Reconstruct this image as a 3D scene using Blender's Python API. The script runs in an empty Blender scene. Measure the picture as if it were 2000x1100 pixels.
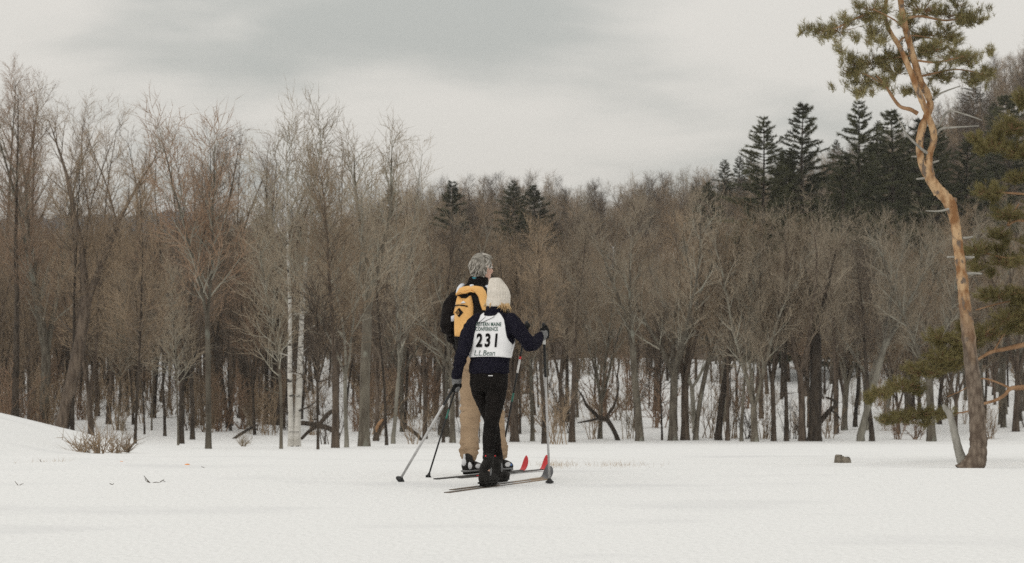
import bpy, bmesh, math, random
import numpy as np
from mathutils import Vector, Matrix, noise

S = bpy.context.scene
COL = S.collection
R = math.radians

# ------------------------------------------------------------------ camera
F, YH, CZ = 4722.0, 632.0, 1.3            # focal length in photo pixels, horizon row, eye height
cd = bpy.data.cameras.new('camera')
cam = bpy.data.objects.new('camera', cd)
COL.objects.link(cam)
cam.location = (0, 0, CZ)
cam.rotation_euler = (R(90), 0, 0)
cd.sensor_width = 36.0
cd.lens = F / 2000.0 * 36.0
cd.shift_y = (YH - 550.0) / 2000.0
cd.clip_start = 0.1
cd.clip_end = 20000
cd.dof.use_dof = True
cd.dof.focus_distance = 19.9
cd.dof.aperture_fstop = 7.1
S.camera = cam

# ------------------------------------------------------------------ sky, sun, exposure
SUN_EL, SUN_AZ = R(38), R(215)             # azimuth clockwise from +Y (sun behind the camera, to its left)
w = bpy.data.worlds.new('World')
S.world = w
w.use_nodes = True
nt = w.node_tree
nt.nodes.clear()
def N(t, **kw):
    n = nt.nodes.new(t)
    for k, v in kw.items():
        setattr(n, k, v)
    return n
L = nt.links.new
out = N('ShaderNodeOutputWorld'); bg = N('ShaderNodeBackground')
bg.inputs['Strength'].default_value = 0.1
sky = N('ShaderNodeTexSky', sky_type='NISHITA', sun_disc=False)
sky.sun_elevation = SUN_EL; sky.sun_rotation = SUN_AZ
sky.air_density = 1.0; sky.dust_density = 3.0
tc = N('ShaderNodeTexCoord'); sep = N('ShaderNodeSeparateXYZ')
L(tc.outputs['Generated'], sep.inputs[0])
absz = N('ShaderNodeMath', operation='ABSOLUTE'); L(sep.outputs['Z'], absz.inputs[0])
zz = N('ShaderNodeMath', operation='ADD'); L(absz.outputs[0], zz.inputs[0]); zz.inputs[1].default_value = 0.19
dx = N('ShaderNodeMath', operation='DIVIDE'); L(sep.outputs['X'], dx.inputs[0]); L(zz.outputs[0], dx.inputs[1])
dy = N('ShaderNodeMath', operation='DIVIDE'); L(sep.outputs['Y'], dy.inputs[0]); L(zz.outputs[0], dy.inputs[1])
cmb = N('ShaderNodeCombineXYZ'); L(dx.outputs[0], cmb.inputs[0]); L(dy.outputs[0], cmb.inputs[1])
mp = N('ShaderNodeMapping'); L(cmb.outputs[0], mp.inputs[0])
mp.inputs['Location'].default_value = (19.29, 18.59, 0.0)
mp.inputs['Scale'].default_value = (1.25, 1.25, 1)
n1 = N('ShaderNodeTexNoise'); n1.inputs['Scale'].default_value = 1.0; n1.inputs['Detail'].default_value = 5
n1.inputs['Roughness'].default_value = 0.5; n1.inputs['Distortion'].default_value = 0.25
L(mp.outputs[0], n1.inputs['Vector'])
rp = N('ShaderNodeValToRGB'); L(n1.outputs[0], rp.inputs[0])
rp.color_ramp.interpolation = 'EASE'
rp.color_ramp.elements[0].position = 0.35; rp.color_ramp.elements[0].color = (0.47, 0.48, 0.455, 1)
rp.color_ramp.elements[1].position = 0.56; rp.color_ramp.elements[1].color = (0.705, 0.68, 0.635, 1)
# an overcast sky is brighter towards the zenith
zl = N('ShaderNodeMath', operation='MULTIPLY_ADD'); L(absz.outputs[0], zl.inputs[0]); zl.inputs[1].default_value = 0.5; zl.inputs[2].default_value = 1.0
zs = N('ShaderNodeMath', operation='MULTIPLY'); L(zl.outputs[0], zs.inputs[0]); zs.inputs[1].default_value = 10.0
vm = N('ShaderNodeVectorMath', operation='SCALE'); L(rp.outputs[0], vm.inputs[0]); L(zs.outputs[0], vm.inputs['Scale'])
mx = N('ShaderNodeMix', data_type='RGBA'); mx.inputs[0].default_value = 0.95
L(sky.outputs[0], mx.inputs[6]); L(vm.outputs[0], mx.inputs[7])
L(mx.outputs[2], bg.inputs['Color']); L(bg.outputs[0], out.inputs['Surface'])

sd = bpy.data.lights.new('sun', 'SUN'); sd.energy = 0.7; sd.angle = R(40); sd.color = (1.0, 0.97, 0.93)
so = bpy.data.objects.new('sun', sd); COL.objects.link(so)
sun_dir = Vector((math.sin(SUN_AZ) * math.cos(SUN_EL), math.cos(SUN_AZ) * math.cos(SUN_EL), math.sin(SUN_EL)))
so.rotation_euler = sun_dir.to_track_quat('Z', 'Y').to_euler()
so.location = (-30, -40, 50)

S.view_settings.view_transform = 'Standard'
S.view_settings.look = 'None'
S.view_settings.exposure = 0.05
S.view_settings.gamma = 1.0
S.view_settings.use_curve_mapping = False
S.render.engine = 'CYCLES'
S.cycles.use_denoising = False
S.cycles.max_bounces = 5
S.cycles.diffuse_bounces = 3
S.cycles.use_adaptive_sampling = False

# ------------------------------------------------------------------ helpers
def P(px, py, D):
    """world point seen at photo pixel (px, py) at distance D"""
    return Vector(((px - 1000.0) / F * D, D, CZ - (py - YH) / F * D))

def tag(o, label=None, cat=None, group=None, kind=None):
    if label: o['label'] = label
    if cat: o['category'] = cat
    if group: o['group'] = group
    if kind: o['kind'] = kind
    return o

def empty(name, loc, label, cat, group=None, rz=0.0):
    o = bpy.data.objects.new(name, None)
    o.empty_display_size = 0.2
    COL.objects.link(o)
    o.location = loc
    o.rotation_euler = (0, 0, rz)
    return tag(o, label, cat, group)

def link(name, me, mat=None, parent=None, world=False):
    """link a mesh; world=True: the mesh holds world coordinates and is moved into its parent's frame"""
    o = bpy.data.objects.new(name, me)
    COL.objects.link(o)
    if mat is not None:
        me.materials.clear(); me.materials.append(mat)
    if parent is not None:
        o.parent = parent
        if world:
            p = parent
            M = Matrix.Identity(4)
            while p is not None:
                M = p.matrix_basis @ M if p.parent is None else (p.matrix_parent_inverse @ p.matrix_basis) @ M
                p = p.parent
            me.transform(M.inverted())
    return o

def mesh_np(name, V, quads=None, tris=None, smooth=True):
    me = bpy.data.meshes.new(name)
    V = np.asarray(V, dtype=np.float32)
    me.vertices.add(len(V)); me.vertices.foreach_set('co', V.ravel())
    idx, st, tot = [], [], []
    off = 0
    if quads is not None and len(quads):
        q = np.asarray(quads, dtype=np.int32); idx.append(q.ravel())
        st.append(off + np.arange(len(q)) * 4); tot.append(np.full(len(q), 4)); off += q.size
    if tris is not None and len(tris):
        t = np.asarray(tris, dtype=np.int32); idx.append(t.ravel())
        st.append(off + np.arange(len(t)) * 3); tot.append(np.full(len(t), 3)); off += t.size
    idx = np.concatenate(idx); st = np.concatenate(st); tot = np.concatenate(tot)
    me.loops.add(len(idx)); me.loops.foreach_set('vertex_index', idx.astype(np.int32))
    me.polygons.add(len(st)); me.polygons.foreach_set('loop_start', st.astype(np.int32))
    try: me.polygons.foreach_set('loop_total', tot.astype(np.int32))
    except Exception: pass
    me.polygons.foreach_set('use_smooth', np.full(len(st), smooth))
    me.update(calc_edges=True)
    return me

def tubes(name, polys, smooth=True):
    """polys: (pts, radii, sides); the last ring runs to a point. One mesh out of all."""
    groups = {}
    for p, r, s in polys:
        groups.setdefault((len(p), s), []).append((p, r))
    Vs, Qs, Ts, off = [], [], [], 0
    for (n, s), items in groups.items():
        A = np.array([[tuple(q) for q in it[0]] for it in items], dtype=np.float64)
        Rr = np.array([it[1] for it in items], dtype=np.float64)
        B = len(items)
        T = np.gradient(A, axis=1) if n > 2 else np.repeat((A[:, 1:] - A[:, :1]), 2, axis=1)
        T /= np.linalg.norm(T, axis=2, keepdims=True) + 1e-9
        main = A[:, -1] - A[:, 0]
        k = np.argmin(np.abs(main), axis=1)
        ref = np.zeros((B, 3)); ref[np.arange(B), k] = 1
        U = np.cross(T, ref[:, None, :]); U /= np.linalg.norm(U, axis=2, keepdims=True) + 1e-9
        W = np.cross(T, U)
        m = n - 1
        a = np.arange(s) * 2 * np.pi / s
        ring = A[:, :m, None, :] + Rr[:, :m, None, None] * (np.cos(a)[None, None, :, None] * U[:, :m, None, :] + np.sin(a)[None, None, :, None] * W[:, :m, None, :])
        V = np.concatenate([ring.reshape(B, m * s, 3), A[:, -1:, :]], axis=1)
        per = m * s + 1
        Vs.append(V.reshape(-1, 3))
        base = off + np.arange(B)[:, None, None] * per
        j = np.arange(s); jn = (j + 1) % s
        if m > 1:
            i = np.arange(m - 1)[:, None] * s
            q = np.stack([i + j, i + jn, i + s + jn, i + s + j], axis=-1).reshape(-1, 4)
            Qs.append((q[None] + base).reshape(-1, 4))
        t = np.stack([(m - 1) * s + j, (m - 1) * s + jn, np.full(s, m * s)], axis=-1)
        Ts.append((t[None] + base).reshape(-1, 3))
        off += B * per
    return mesh_np(name, np.concatenate(Vs), np.concatenate(Qs) if Qs else None, np.concatenate(Ts), smooth)

def spikes(name, P0, Dv, Ln, Rd, sides=3):
    """many thin cones (needles)"""
    P0 = np.asarray(P0, float); Dv = np.asarray(Dv, float)
    Dv = Dv / (np.linalg.norm(Dv, axis=1, keepdims=True) + 1e-9)
    Ln = np.asarray(Ln, float)[:, None]; Rd = np.asarray(Rd, float)[:, None, None]
    k = np.argmin(np.abs(Dv), axis=1)
    ref = np.zeros_like(Dv); ref[np.arange(len(Dv)), k] = 1
    U = np.cross(Dv, ref); U /= np.linalg.norm(U, axis=1, keepdims=True); W = np.cross(Dv, U)
    a = np.arange(sides) * 2 * np.pi / sides
    ring = P0[:, None] + Rd * (np.cos(a)[None, :, None] * U[:, None] + np.sin(a)[None, :, None] * W[:, None])
    V = np.concatenate([ring, (P0 + Dv * Ln)[:, None]], axis=1)
    j = np.arange(sides)
    t = np.stack([j, (j + 1) % sides, np.full(sides, sides)], axis=-1)
    T = (t[None] + (np.arange(len(P0)) * (sides + 1))[:, None, None]).reshape(-1, 3)
    return mesh_np(name, V.reshape(-1, 3), None, T, smooth=False)

# ------------------------------------------------------------------ materials
def mat(name, col, rough=0.8, col2=None, scale=8.0, detail=4, bump=0.0, bump_scale=None, stretch=(1, 1, 1), vary=0.0, lo=0.35, hi=0.65,
        spots=None, sheen=0.0, spec=0.3, metal=0.0):
    m = bpy.data.materials.new(name); m.use_nodes = True
    t = m.node_tree; b = t.nodes['Principled BSDF']
    b.inputs['Roughness'].default_value = rough
    b.inputs['Specular IOR Level'].default_value = spec
    b.inputs['Metallic'].default_value = metal
    if sheen: b.inputs['Sheen Weight'].default_value = sheen
    co = t.nodes.new('ShaderNodeTexCoord'); mpn = t.nodes.new('ShaderNodeMapping')
    mpn.inputs['Scale'].default_value = stretch
    t.links.new(co.outputs['Object'], mpn.inputs[0])
    nz = t.nodes.new('ShaderNodeTexNoise'); nz.inputs['Scale'].default_value = scale; nz.inputs['Detail'].default_value = detail
    t.links.new(mpn.outputs[0], nz.inputs['Vector'])
    ra = t.nodes.new('ShaderNodeValToRGB'); t.links.new(nz.outputs[0], ra.inputs[0])
    c2 = col2 if col2 else tuple(min(1, c * 1.25) for c in col)
    ra.color_ramp.elements[0].position = lo; ra.color_ramp.elements[0].color = (*col, 1)
    ra.color_ramp.elements[1].position = hi; ra.color_ramp.elements[1].color = (*c2, 1)
    last = ra.outputs[0]
    if spots:
        sc, scol, slo, shi, sst = spots
        mp2 = t.nodes.new('ShaderNodeMapping'); mp2.inputs['Scale'].default_value = sst
        t.links.new(co.outputs['Object'], mp2.inputs[0])
        n2 = t.nodes.new('ShaderNodeTexNoise'); n2.inputs['Scale'].default_value = sc; n2.inputs['Detail'].default_value = 3
        t.links.new(mp2.outputs[0], n2.inputs['Vector'])
        r2 = t.nodes.new('ShaderNodeValToRGB'); t.links.new(n2.outputs[0], r2.inputs[0])
        r2.color_ramp.elements[0].position = slo; r2.color_ramp.elements[0].color = (0, 0, 0, 1)
        r2.color_ramp.elements[1].position = shi; r2.color_ramp.elements[1].color = (1, 1, 1, 1)
        mm = t.nodes.new('ShaderNodeMix'); mm.data_type = 'RGBA'
        t.links.new(r2.outputs[0], mm.inputs[0]); t.links.new(last, mm.inputs[6]); mm.inputs[7].default_value = (*scol, 1)
        last = mm.outputs[2]
    if vary:
        oi = t.nodes.new('ShaderNodeObjectInfo'); mr = t.nodes.new('ShaderNodeMapRange')
        mr.inputs['To Min'].default_value = 1 - vary; mr.inputs['To Max'].default_value = 1 + vary
        t.links.new(oi.outputs['Random'], mr.inputs['Value'])
        vs = t.nodes.new('ShaderNodeVectorMath'); vs.operation = 'SCALE'
        t.links.new(last, vs.inputs[0]); t.links.new(mr.outputs[0], vs.inputs['Scale'])
        last = vs.outputs[0]
    t.links.new(last, b.inputs['Base Color'])
    if bump:
        nb = t.nodes.new('ShaderNodeTexNoise'); nb.inputs['Scale'].default_value = bump_scale or scale * 3; nb.inputs['Detail'].default_value = 5
        t.links.new(mpn.outputs[0], nb.inputs['Vector'])
        bm = t.nodes.new('ShaderNodeBump'); bm.inputs['Strength'].default_value = bump; bm.inputs['Distance'].default_value = 0.02
        t.links.new(nb.outputs[0], bm.inputs['Height']); t.links.new(bm.outputs[0], b.inputs['Normal'])
    return m

M = {}
M['snow'] = mat('snow', (0.765, 0.77, 0.768), 0.7, (0.865, 0.87, 0.868), 34, 8, 1.0, 17, (1, .45, 1), spec=0.15, lo=.3, hi=.7, spots=(.8, (0.72, 0.725, 0.73), .55, .75, (.5, 1, 1)))
M['hill'] = mat('leaf_litter', (0.10, 0.075, 0.055), 0.95, (0.17, 0.13, 0.10), 0.25, 6, spots=(0.06, (0.5, 0.48, 0.46), 0.62, 0.7, (1, 1, 1)))
M['mountain'] = mat('mountain_forest_haze_tint', (0.045, 0.060, 0.075), 1.0, (0.075, 0.092, 0.11), 0.014, 5)  # dark forest with the blue of distant haze mixed into its colour
bs = (1, 1, 0.25)
M['bark_grey'] = mat('bark_grey', (0.070, 0.058, 0.044), 0.95, (0.155, 0.138, 0.108), 6, 5, 0.6, 22, bs, 0.25, spots=(2.2, (0.20, 0.20, 0.165), 0.58, 0.68, (1, 1, 0.6)))
M['bark_dark'] = mat('bark_dark', (0.026, 0.020, 0.015), 0.95, (0.068, 0.053, 0.040), 7, 5, 0.6, 22, bs, 0.25)
M['limb_grey'] = mat('limb_grey', (0.21, 0.195, 0.155), 0.95, (0.34, 0.32, 0.265), 3, 4, vary=0.2)
M['limb_brown'] = mat('limb_brown', (0.095, 0.073, 0.054), 0.95, (0.17, 0.135, 0.102), 3, 4, vary=0.25)
M['bark_brown'] = mat('bark_brown', (0.052, 0.038, 0.028), 0.95, (0.125, 0.096, 0.072), 7, 5, 0.6, 22, bs, 0.2)
M['bark_pale'] = mat('bark_pale', (0.13, 0.118, 0.095), 0.95, (0.25, 0.235, 0.195), 5, 5, 0.5, 20, bs, 0.1, spots=(3, (0.12, 0.11, 0.09), 0.62, 0.7, (1, 1, 1)))
M['birch'] = mat('bark_birch', (0.42, 0.40, 0.36), 0.8, (0.58, 0.56, 0.52), 3, 4, 0.3, 18, (1, 1, 2.5), spots=(2.6, (0.05, 0.045, 0.04), 0.60, 0.64, (1, 1, 3.2)))
M['twig_brown'] = mat('twig_brown', (0.205, 0.148, 0.096), 0.9, (0.33, 0.25, 0.170), 0.5, 3, vary=0.3)
M['twig_red'] = mat('twig_red', (0.20, 0.128, 0.083), 0.9, (0.305, 0.212, 0.145), 0.5, 3, vary=0.2)
M['twig_grey'] = mat('twig_grey', (0.225, 0.182, 0.130), 0.9, (0.35, 0.295, 0.222), 0.5, 3, vary=0.15)
M['twig_dark'] = mat('twig_dark', (0.065, 0.05, 0.038), 0.9, (0.12, 0.095, 0.075), 0.5, 3, vary=0.2)
M['needle_dark'] = mat('needles_dark', (0.040, 0.044, 0.022), 0.8, (0.085, 0.085, 0.042), 0.6, 4, vary=0.2)
M['needle_pine'] = mat('needles_pine', (0.15, 0.13, 0.050), 0.75, (0.29, 0.25, 0.115), 2.2, 4)
M['needle_olive'] = mat('needles_olive', (0.125, 0.108, 0.040), 0.75, (0.23, 0.195, 0.08), 2.0, 4)
M['pine_bark_low'] = mat('pine_bark', (0.085, 0.062, 0.046), 0.95, (0.23, 0.175, 0.13), 16, 5, 1.0, 30, (1, 1, 0.45))

# ------------------------------------------------------------------ terrain
def ground_np(x, y):
    x = np.asarray(x, float); y = np.asarray(y, float)
    ky = [-100, 0, 19, 21.5, 24, 27, 30, 36, 45, 57, 70, 85, 97, 104, 112, 122, 135, 150, 175, 200, 260, 400, 700, 8000]
    kz = [0, 0, 0, -0.012, -0.09, -0.22, -0.37, -0.66, -1.09, -1.66, -2.26, -2.97, -3.51, -3.68, -3.72, -3.65, -3.35, -2.95, -2.4, -2.0, -1.2, 0.5, 2, 6]
    z = np.interp(y, ky, kz)
    far = np.clip((y - 25) / 15, 0, 1)
    # snow bank on the left, dip round the pine on the right
    bank = 0.36 * np.logaddexp(0, 5.5 * (-6.8 - x)) / 5.5
    z = z + 1.3 * np.tanh(bank / 1.3) * np.exp(-((y - 41) / 6.5) ** 2 / 2)
    z = z - 0.115 * np.exp(-((x - 5.4) / 2.6) ** 2 / 2 - ((y - 28) / 3.5) ** 2 / 2)
    # gentle drifts; none under the skis
    keep = 1 - np.exp(-((x + 0.1) / 1.6) ** 2 - ((y - 20) / 1.9) ** 2)
    dr = 0.013 * np.sin(0.9 * x + 0.35 * y + 0.4) * np.sin(0.55 * y - 0.2 * x) + 0.008 * np.sin(2.1 * x - 1.3 * y) * np.sin(1.1 * x + 1.9 * y + 2)
    z = z + keep * dr * np.clip((y - 16) / 12, 0.08, 1) * np.clip((110 - y) / 60, 0, 1)
    # wind scoured hollows on the left of the field
    for hx, hy, a, sx, sy in ((-4.3, 24.2, 0.05, 0.9, 0.25), (-5.2, 27.5, 0.07, 1.4, 0.4), (-4.2, 21.6, 0.035, 0.8, 0.2), (-2.6, 25.5, 0.04, 0.5, 0.3), (-3.4, 29, .05, .8, .5), (4.3, 23, 0.03, 1.0, 0.25), (2.2, 24.5, .03, .7, .3)):
        u = (y - hy) / sy
        z = z + a * (-(u) * np.exp(-u * u / 2) * 0.9) * np.exp(-((x - hx) / sx) ** 2 / 2)
    # the wood's uneven floor
    z = z + np.clip((y - 100) / 25, 0, 1) * (0.16 * np.sin(0.32 * x + 0.11 * y) + 0.12 * np.sin(0.83 * x - 0.23 * y + 1)) * np.clip((400 - y) / 200, 0, 1)
    return z
def gz(x, y): return float(ground_np(x, y))
def gp(px, py, lo=9.0, hi=140.0):
    """where the sight line through a pixel meets the snow"""
    for i in range(60):
        D = (lo + hi) / 2
        x = (px - 1000) / F * D
        yy = YH + (CZ - gz(x, D)) / D * F
        if yy > py: lo = D
        else: hi = D
    return Vector(((px - 1000) / F * lo, lo, gz((px - 1000) / F * lo, lo)))

def axis(core0, core1, step, grow_, lo, hi):
    v = list(np.arange(core0, core1 + 1e-6, step))
    s = step
    while v[-1] < hi: s *= grow_; v.append(v[-1] + s)
    s = step
    while v[0] > lo: s *= grow_; v.insert(0, v[0] - s)
    return np.array(v)
gx = axis(-8, 8, 0.16, 1.09, -1450, 1450)
gy = axis(8, 34, 0.12, 1.055, -60, 1500)
X, Y = np.meshgrid(gx, gy)
Z = ground_np(X, Y)
nx, ny = len(gx), len(gy)
I = (np.arange(ny - 1)[:, None] * nx + np.arange(nx - 1)[None]).reshape(-1)
snow = link('snow_ground', mesh_np('snow_ground', np.stack([X, Y, Z], -1).reshape(-1, 3), np.stack([I, I + 1, I + 1 + nx, I + nx], -1)), M['snow'])
tag(snow, kind='structure')

CREST_PX = [-1500, 0, 400, 700, 850, 1000, 1200, 1450, 1600, 1750, 1850, 1930, 2000, 2150, 3500]
CREST_Y = [625, 615, 612, 590, 536, 503, 503, 482, 458, 400, 350, 290, 225, 150, 100]
def hill_np(x, y):
    px = 1000 + F * x / np.maximum(y, 1)
    cy = np.interp(px, CREST_PX, CREST_Y)
    cz = CZ - (cy - YH) / F * 330.0
    t = np.clip((y - 196) / (330 - 196), 0, 1); s = t * t * (3 - 2 * t)
    base = ground_np(x, y) - 0.6
    return base + s * (cz - base) + s * (1.2 * np.sin(x * 0.05 + y * 0.03) + 0.6 * np.sin(x * 0.13 - y * .05)) - np.clip((y - 345) / 400, 0, 1) * 12
hd = axis(200, 340, 4, 1.2, 195, 700); ha = np.linspace(-1200, 3400, 220)
HP, HD = np.meshgrid(ha, hd); HX = (HP - 1000) / F * HD
nx, ny = len(ha), len(hd)
I = (np.arange(ny - 1)[:, None] * nx + np.arange(nx - 1)[None]).reshape(-1)
hill = link('hill', mesh_np('hill', np.stack([HX, HD, hill_np(HX, HD)], -1).reshape(-1, 3), np.stack([I, I + 1, I + 1 + nx, I + nx], -1)), M['hill'])
tag(hill, kind='structure')

mpx = np.linspace(-900, 1700, 160); mdd = np.linspace(950, 1480, 24)
MP, MD = np.meshgrid(mpx, mdd); MX = (MP - 1000) / F * MD
prof = np.interp(MP, [-900, 0, 200, 330, 420, 520, 700, 1700], [470, 425, 420, 412, 428, 452, 470, 520]) + 4 * np.sin(MP * 0.031) + 2.5 * np.sin(MP * .083)
mh = CZ - (prof - YH) / F * 1200
MZ = 2 + (mh - 2) * np.exp(-((MD - 1200) / 120) ** 2) + 1.0 * np.sin(MP * 0.2 + MD * 0.03)
nx, ny = len(mpx), len(mdd)
I = (np.arange(ny - 1)[:, None] * nx + np.arange(nx - 1)[None]).reshape(-1)
mtn = link('mountain', mesh_np('mountain', np.stack([MX, MD, MZ], -1).reshape(-1, 3), np.stack([I, I + 1, I + 1 + nx, I + nx], -1)), M['mountain'])
tag(mtn, kind='structure')

# ------------------------------------------------------------------ bare trees
GA = 2.399963
def grow(rng, p, d, Ln, n, wob, trop):
    pts = [p.copy()]; p = p.copy(); d = d.copy(); st = Ln / n
    g = rng.gauss
    for i in range(n):
        d.x += g(0, wob); d.y += g(0, wob); d.z += g(0, wob) + trop
        d.normalize()
        p = p + d * st
        pts.append(p)
    return pts

def side_dir(rng, d, ang, az):
    a = d.orthogonal().normalized(); b = d.cross(a)
    return (d * math.cos(ang) + (a * math.cos(az) + b * math.sin(az)) * math.sin(ang)).normalized()

def gen_tree(seed, H, r, style='pole', lean=0.0, crown0=0.30, dens=1.0):
    rng = random.Random(seed)
    T, C, LM = [], [], []
    up = Vector((0, 0, 1))
    d0 = Vector((math.sin(lean), rng.gauss(0, 0.03), math.cos(lean)))
    stems = []
    def taper(n, a, b, pw=0.9): return [a + (b - a) * (i / n) ** pw for i in range(n + 1)]
    if style in ('maple', 'fork', 'spread'):
        fh = H * {'maple': rng.uniform(0.10, 0.24), 'fork': rng.uniform(0.38, 0.5), 'spread': rng.uniform(0.16, 0.3)}[style]
        pts = grow(rng, Vector((0, 0, 0.25)), d0, fh, 6, 0.018, 0.0)
        rad = taper(6, r * 1.0, r * 0.85)
        T.append(([Vector((0, 0, -0.35))] + pts + [pts[-1] + d0 * r * 0.6], [r * 1.5, r * 1.12] + rad[1:] + [0], 8))
        k = {'maple': rng.choice([3, 3, 4]), 'fork': 2, 'spread': rng.choice([3, 4])}[style]
        az = rng.uniform(0, 6.28)
        for i in range(k):
            an = {'maple': rng.uniform(.10, .27), 'fork': rng.uniform(.12, .28), 'spread': rng.uniform(.3, .62)}[style]
            dd = side_dir(rng, d0, an, az + i * 6.283 / k + rng.gauss(0, .3))
            Ls = (H - fh) * rng.uniform(.82, 1.0) / max(.75, math.cos(an))
            st = grow(rng, pts[-1] - d0 * r * .5, dd, Ls, 11, 0.06, 0.02 if style != 'spread' else 0.035)
            rr = taper(11, r * .62, 0.012)
            stems.append((st, rr)); T.append((st, rr, 6))
        t0 = 0.12 if style != 'fork' else 0.05
        nl = int({'maple': 15, 'fork': 17, 'spread': 12}[style] * dens)
        lmax = H * {'maple': .20, 'fork': .20, 'spread': .25}[style]
        la = (.45, .85)
    else:
        pts = grow(rng, Vector((0, 0, 0.25)), d0, H - 0.25, 15, 0.028, 0.006 if abs(lean) < .05 else 0.02)
        rad = taper(15, r * 1.0, 0.012, 0.85)
        T.append(([Vector((0, 0, -0.35))] + pts, [r * 1.5, r * 1.12] + rad[1:], 8))
        stems.append((pts, rad)); t0 = crown0; nl = int(30 * dens); lmax = H * .22; la = (.55, 1.1)
        # a few dead stubs low on the stem
        for i in range(rng.randint(2, 5)):
            q = pts[rng.randint(2, 6)]
            T.append((grow(rng, q, side_dir(rng, up, 1.3, rng.uniform(0, 6.3)), rng.uniform(.3, .9), 2, .15, 0), [.018, .012, 0], 3))
    for st, rr in stems:
        n = len(st) - 1
        az = rng.uniform(0, 6.28)
        for i in range(nl):
            u = (i + rng.random()) / nl
            t = t0 + (0.985 - t0) * u
            f = t * n; k = min(int(f), n - 1); f -= k
            p = st[k].lerp(st[k + 1], f); rl = rr[k] + (rr[k + 1] - rr[k]) * f
            d = (st[k + 1] - st[k]).normalized()
            az += GA + rng.gauss(0, .4)
            Ll = lmax * (1.05 - .62 * u) * rng.uniform(.6, 1.15)
            r1 = min(rl * .6, 0.011 + Ll * .009)
            lp = grow(rng, p, side_dir(rng, d, rng.uniform(*la) * (1 - .3 * u), az), Ll, 5, .075, .075 if style != 'spread' else .04)
            LM.append((lp, [r1, r1 * .85, r1 * .68, r1 * .5, r1 * .35, 0], 4))
            n2 = max(4, int(Ll * 3.8 * dens) + 3)
            for j in range(n2):
                t2 = .15 + .83 * (j + rng.random()) / n2
                f2 = t2 * 5; k2 = min(int(f2), 4)
                p2 = lp[k2].lerp(lp[k2 + 1], f2 - k2); d2 = (lp[k2 + 1] - lp[k2]).normalized()
                L2 = (.35 + Ll * .32 * (1.1 - t2)) * rng.uniform(.6, 1.2)
                r2 = min(.010, r1 * .6) + .001
                q2 = grow(rng, p2, side_dir(rng, d2, rng.uniform(.5, .95), rng.uniform(0, 6.28)), L2, 3, .085, .09)
                (LM if j < 3 else C).append((q2, [r2, r2 * .8, r2 * .6, 0], 3))
                n3 = max(2, int(L2 * 5.2))
                for m in range(n3):
                    t3 = .2 + .78 * (m + rng.random()) / n3
                    f3 = t3 * 3; k3 = min(int(f3), 2)
                    p3 = q2[k3].lerp(q2[k3 + 1], f3 - k3); d3 = (q2[k3 + 1] - q2[k3]).normalized()
                    L3 = rng.uniform(.28, .62)
                    q3 = grow(rng, p3, side_dir(rng, d3, rng.uniform(.4, .85), rng.uniform(0, 6.28)), L3, 2, .07, .11)
                    C.append((q3, [.0068, .0052, 0], 3))
                    for e in range(2):
                        p4 = q3[e].lerp(q3[e + 1], rng.random())
                        C.append(([p4, p4 + side_dir(rng, d3, rng.uniform(.3, .8), rng.uniform(0, 6.28)) * rng.uniform(.2, .42)], [.005, 0], 3))
    return T, C, LM

def top_px(px):
    return np.interp(px, [-400, 0, 90, 160, 200, 260, 330, 390, 480, 540, 600, 640, 700, 760, 800, 850, 900, 1000, 1150, 1400, 1600, 1900, 2400],
                     [120, 128, 120, 130, 190, 185, 230, 255, 250, 240, 222, 225, 245, 250, 300, 380, 410, 425, 420, 400, 395, 385, 360])

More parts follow.
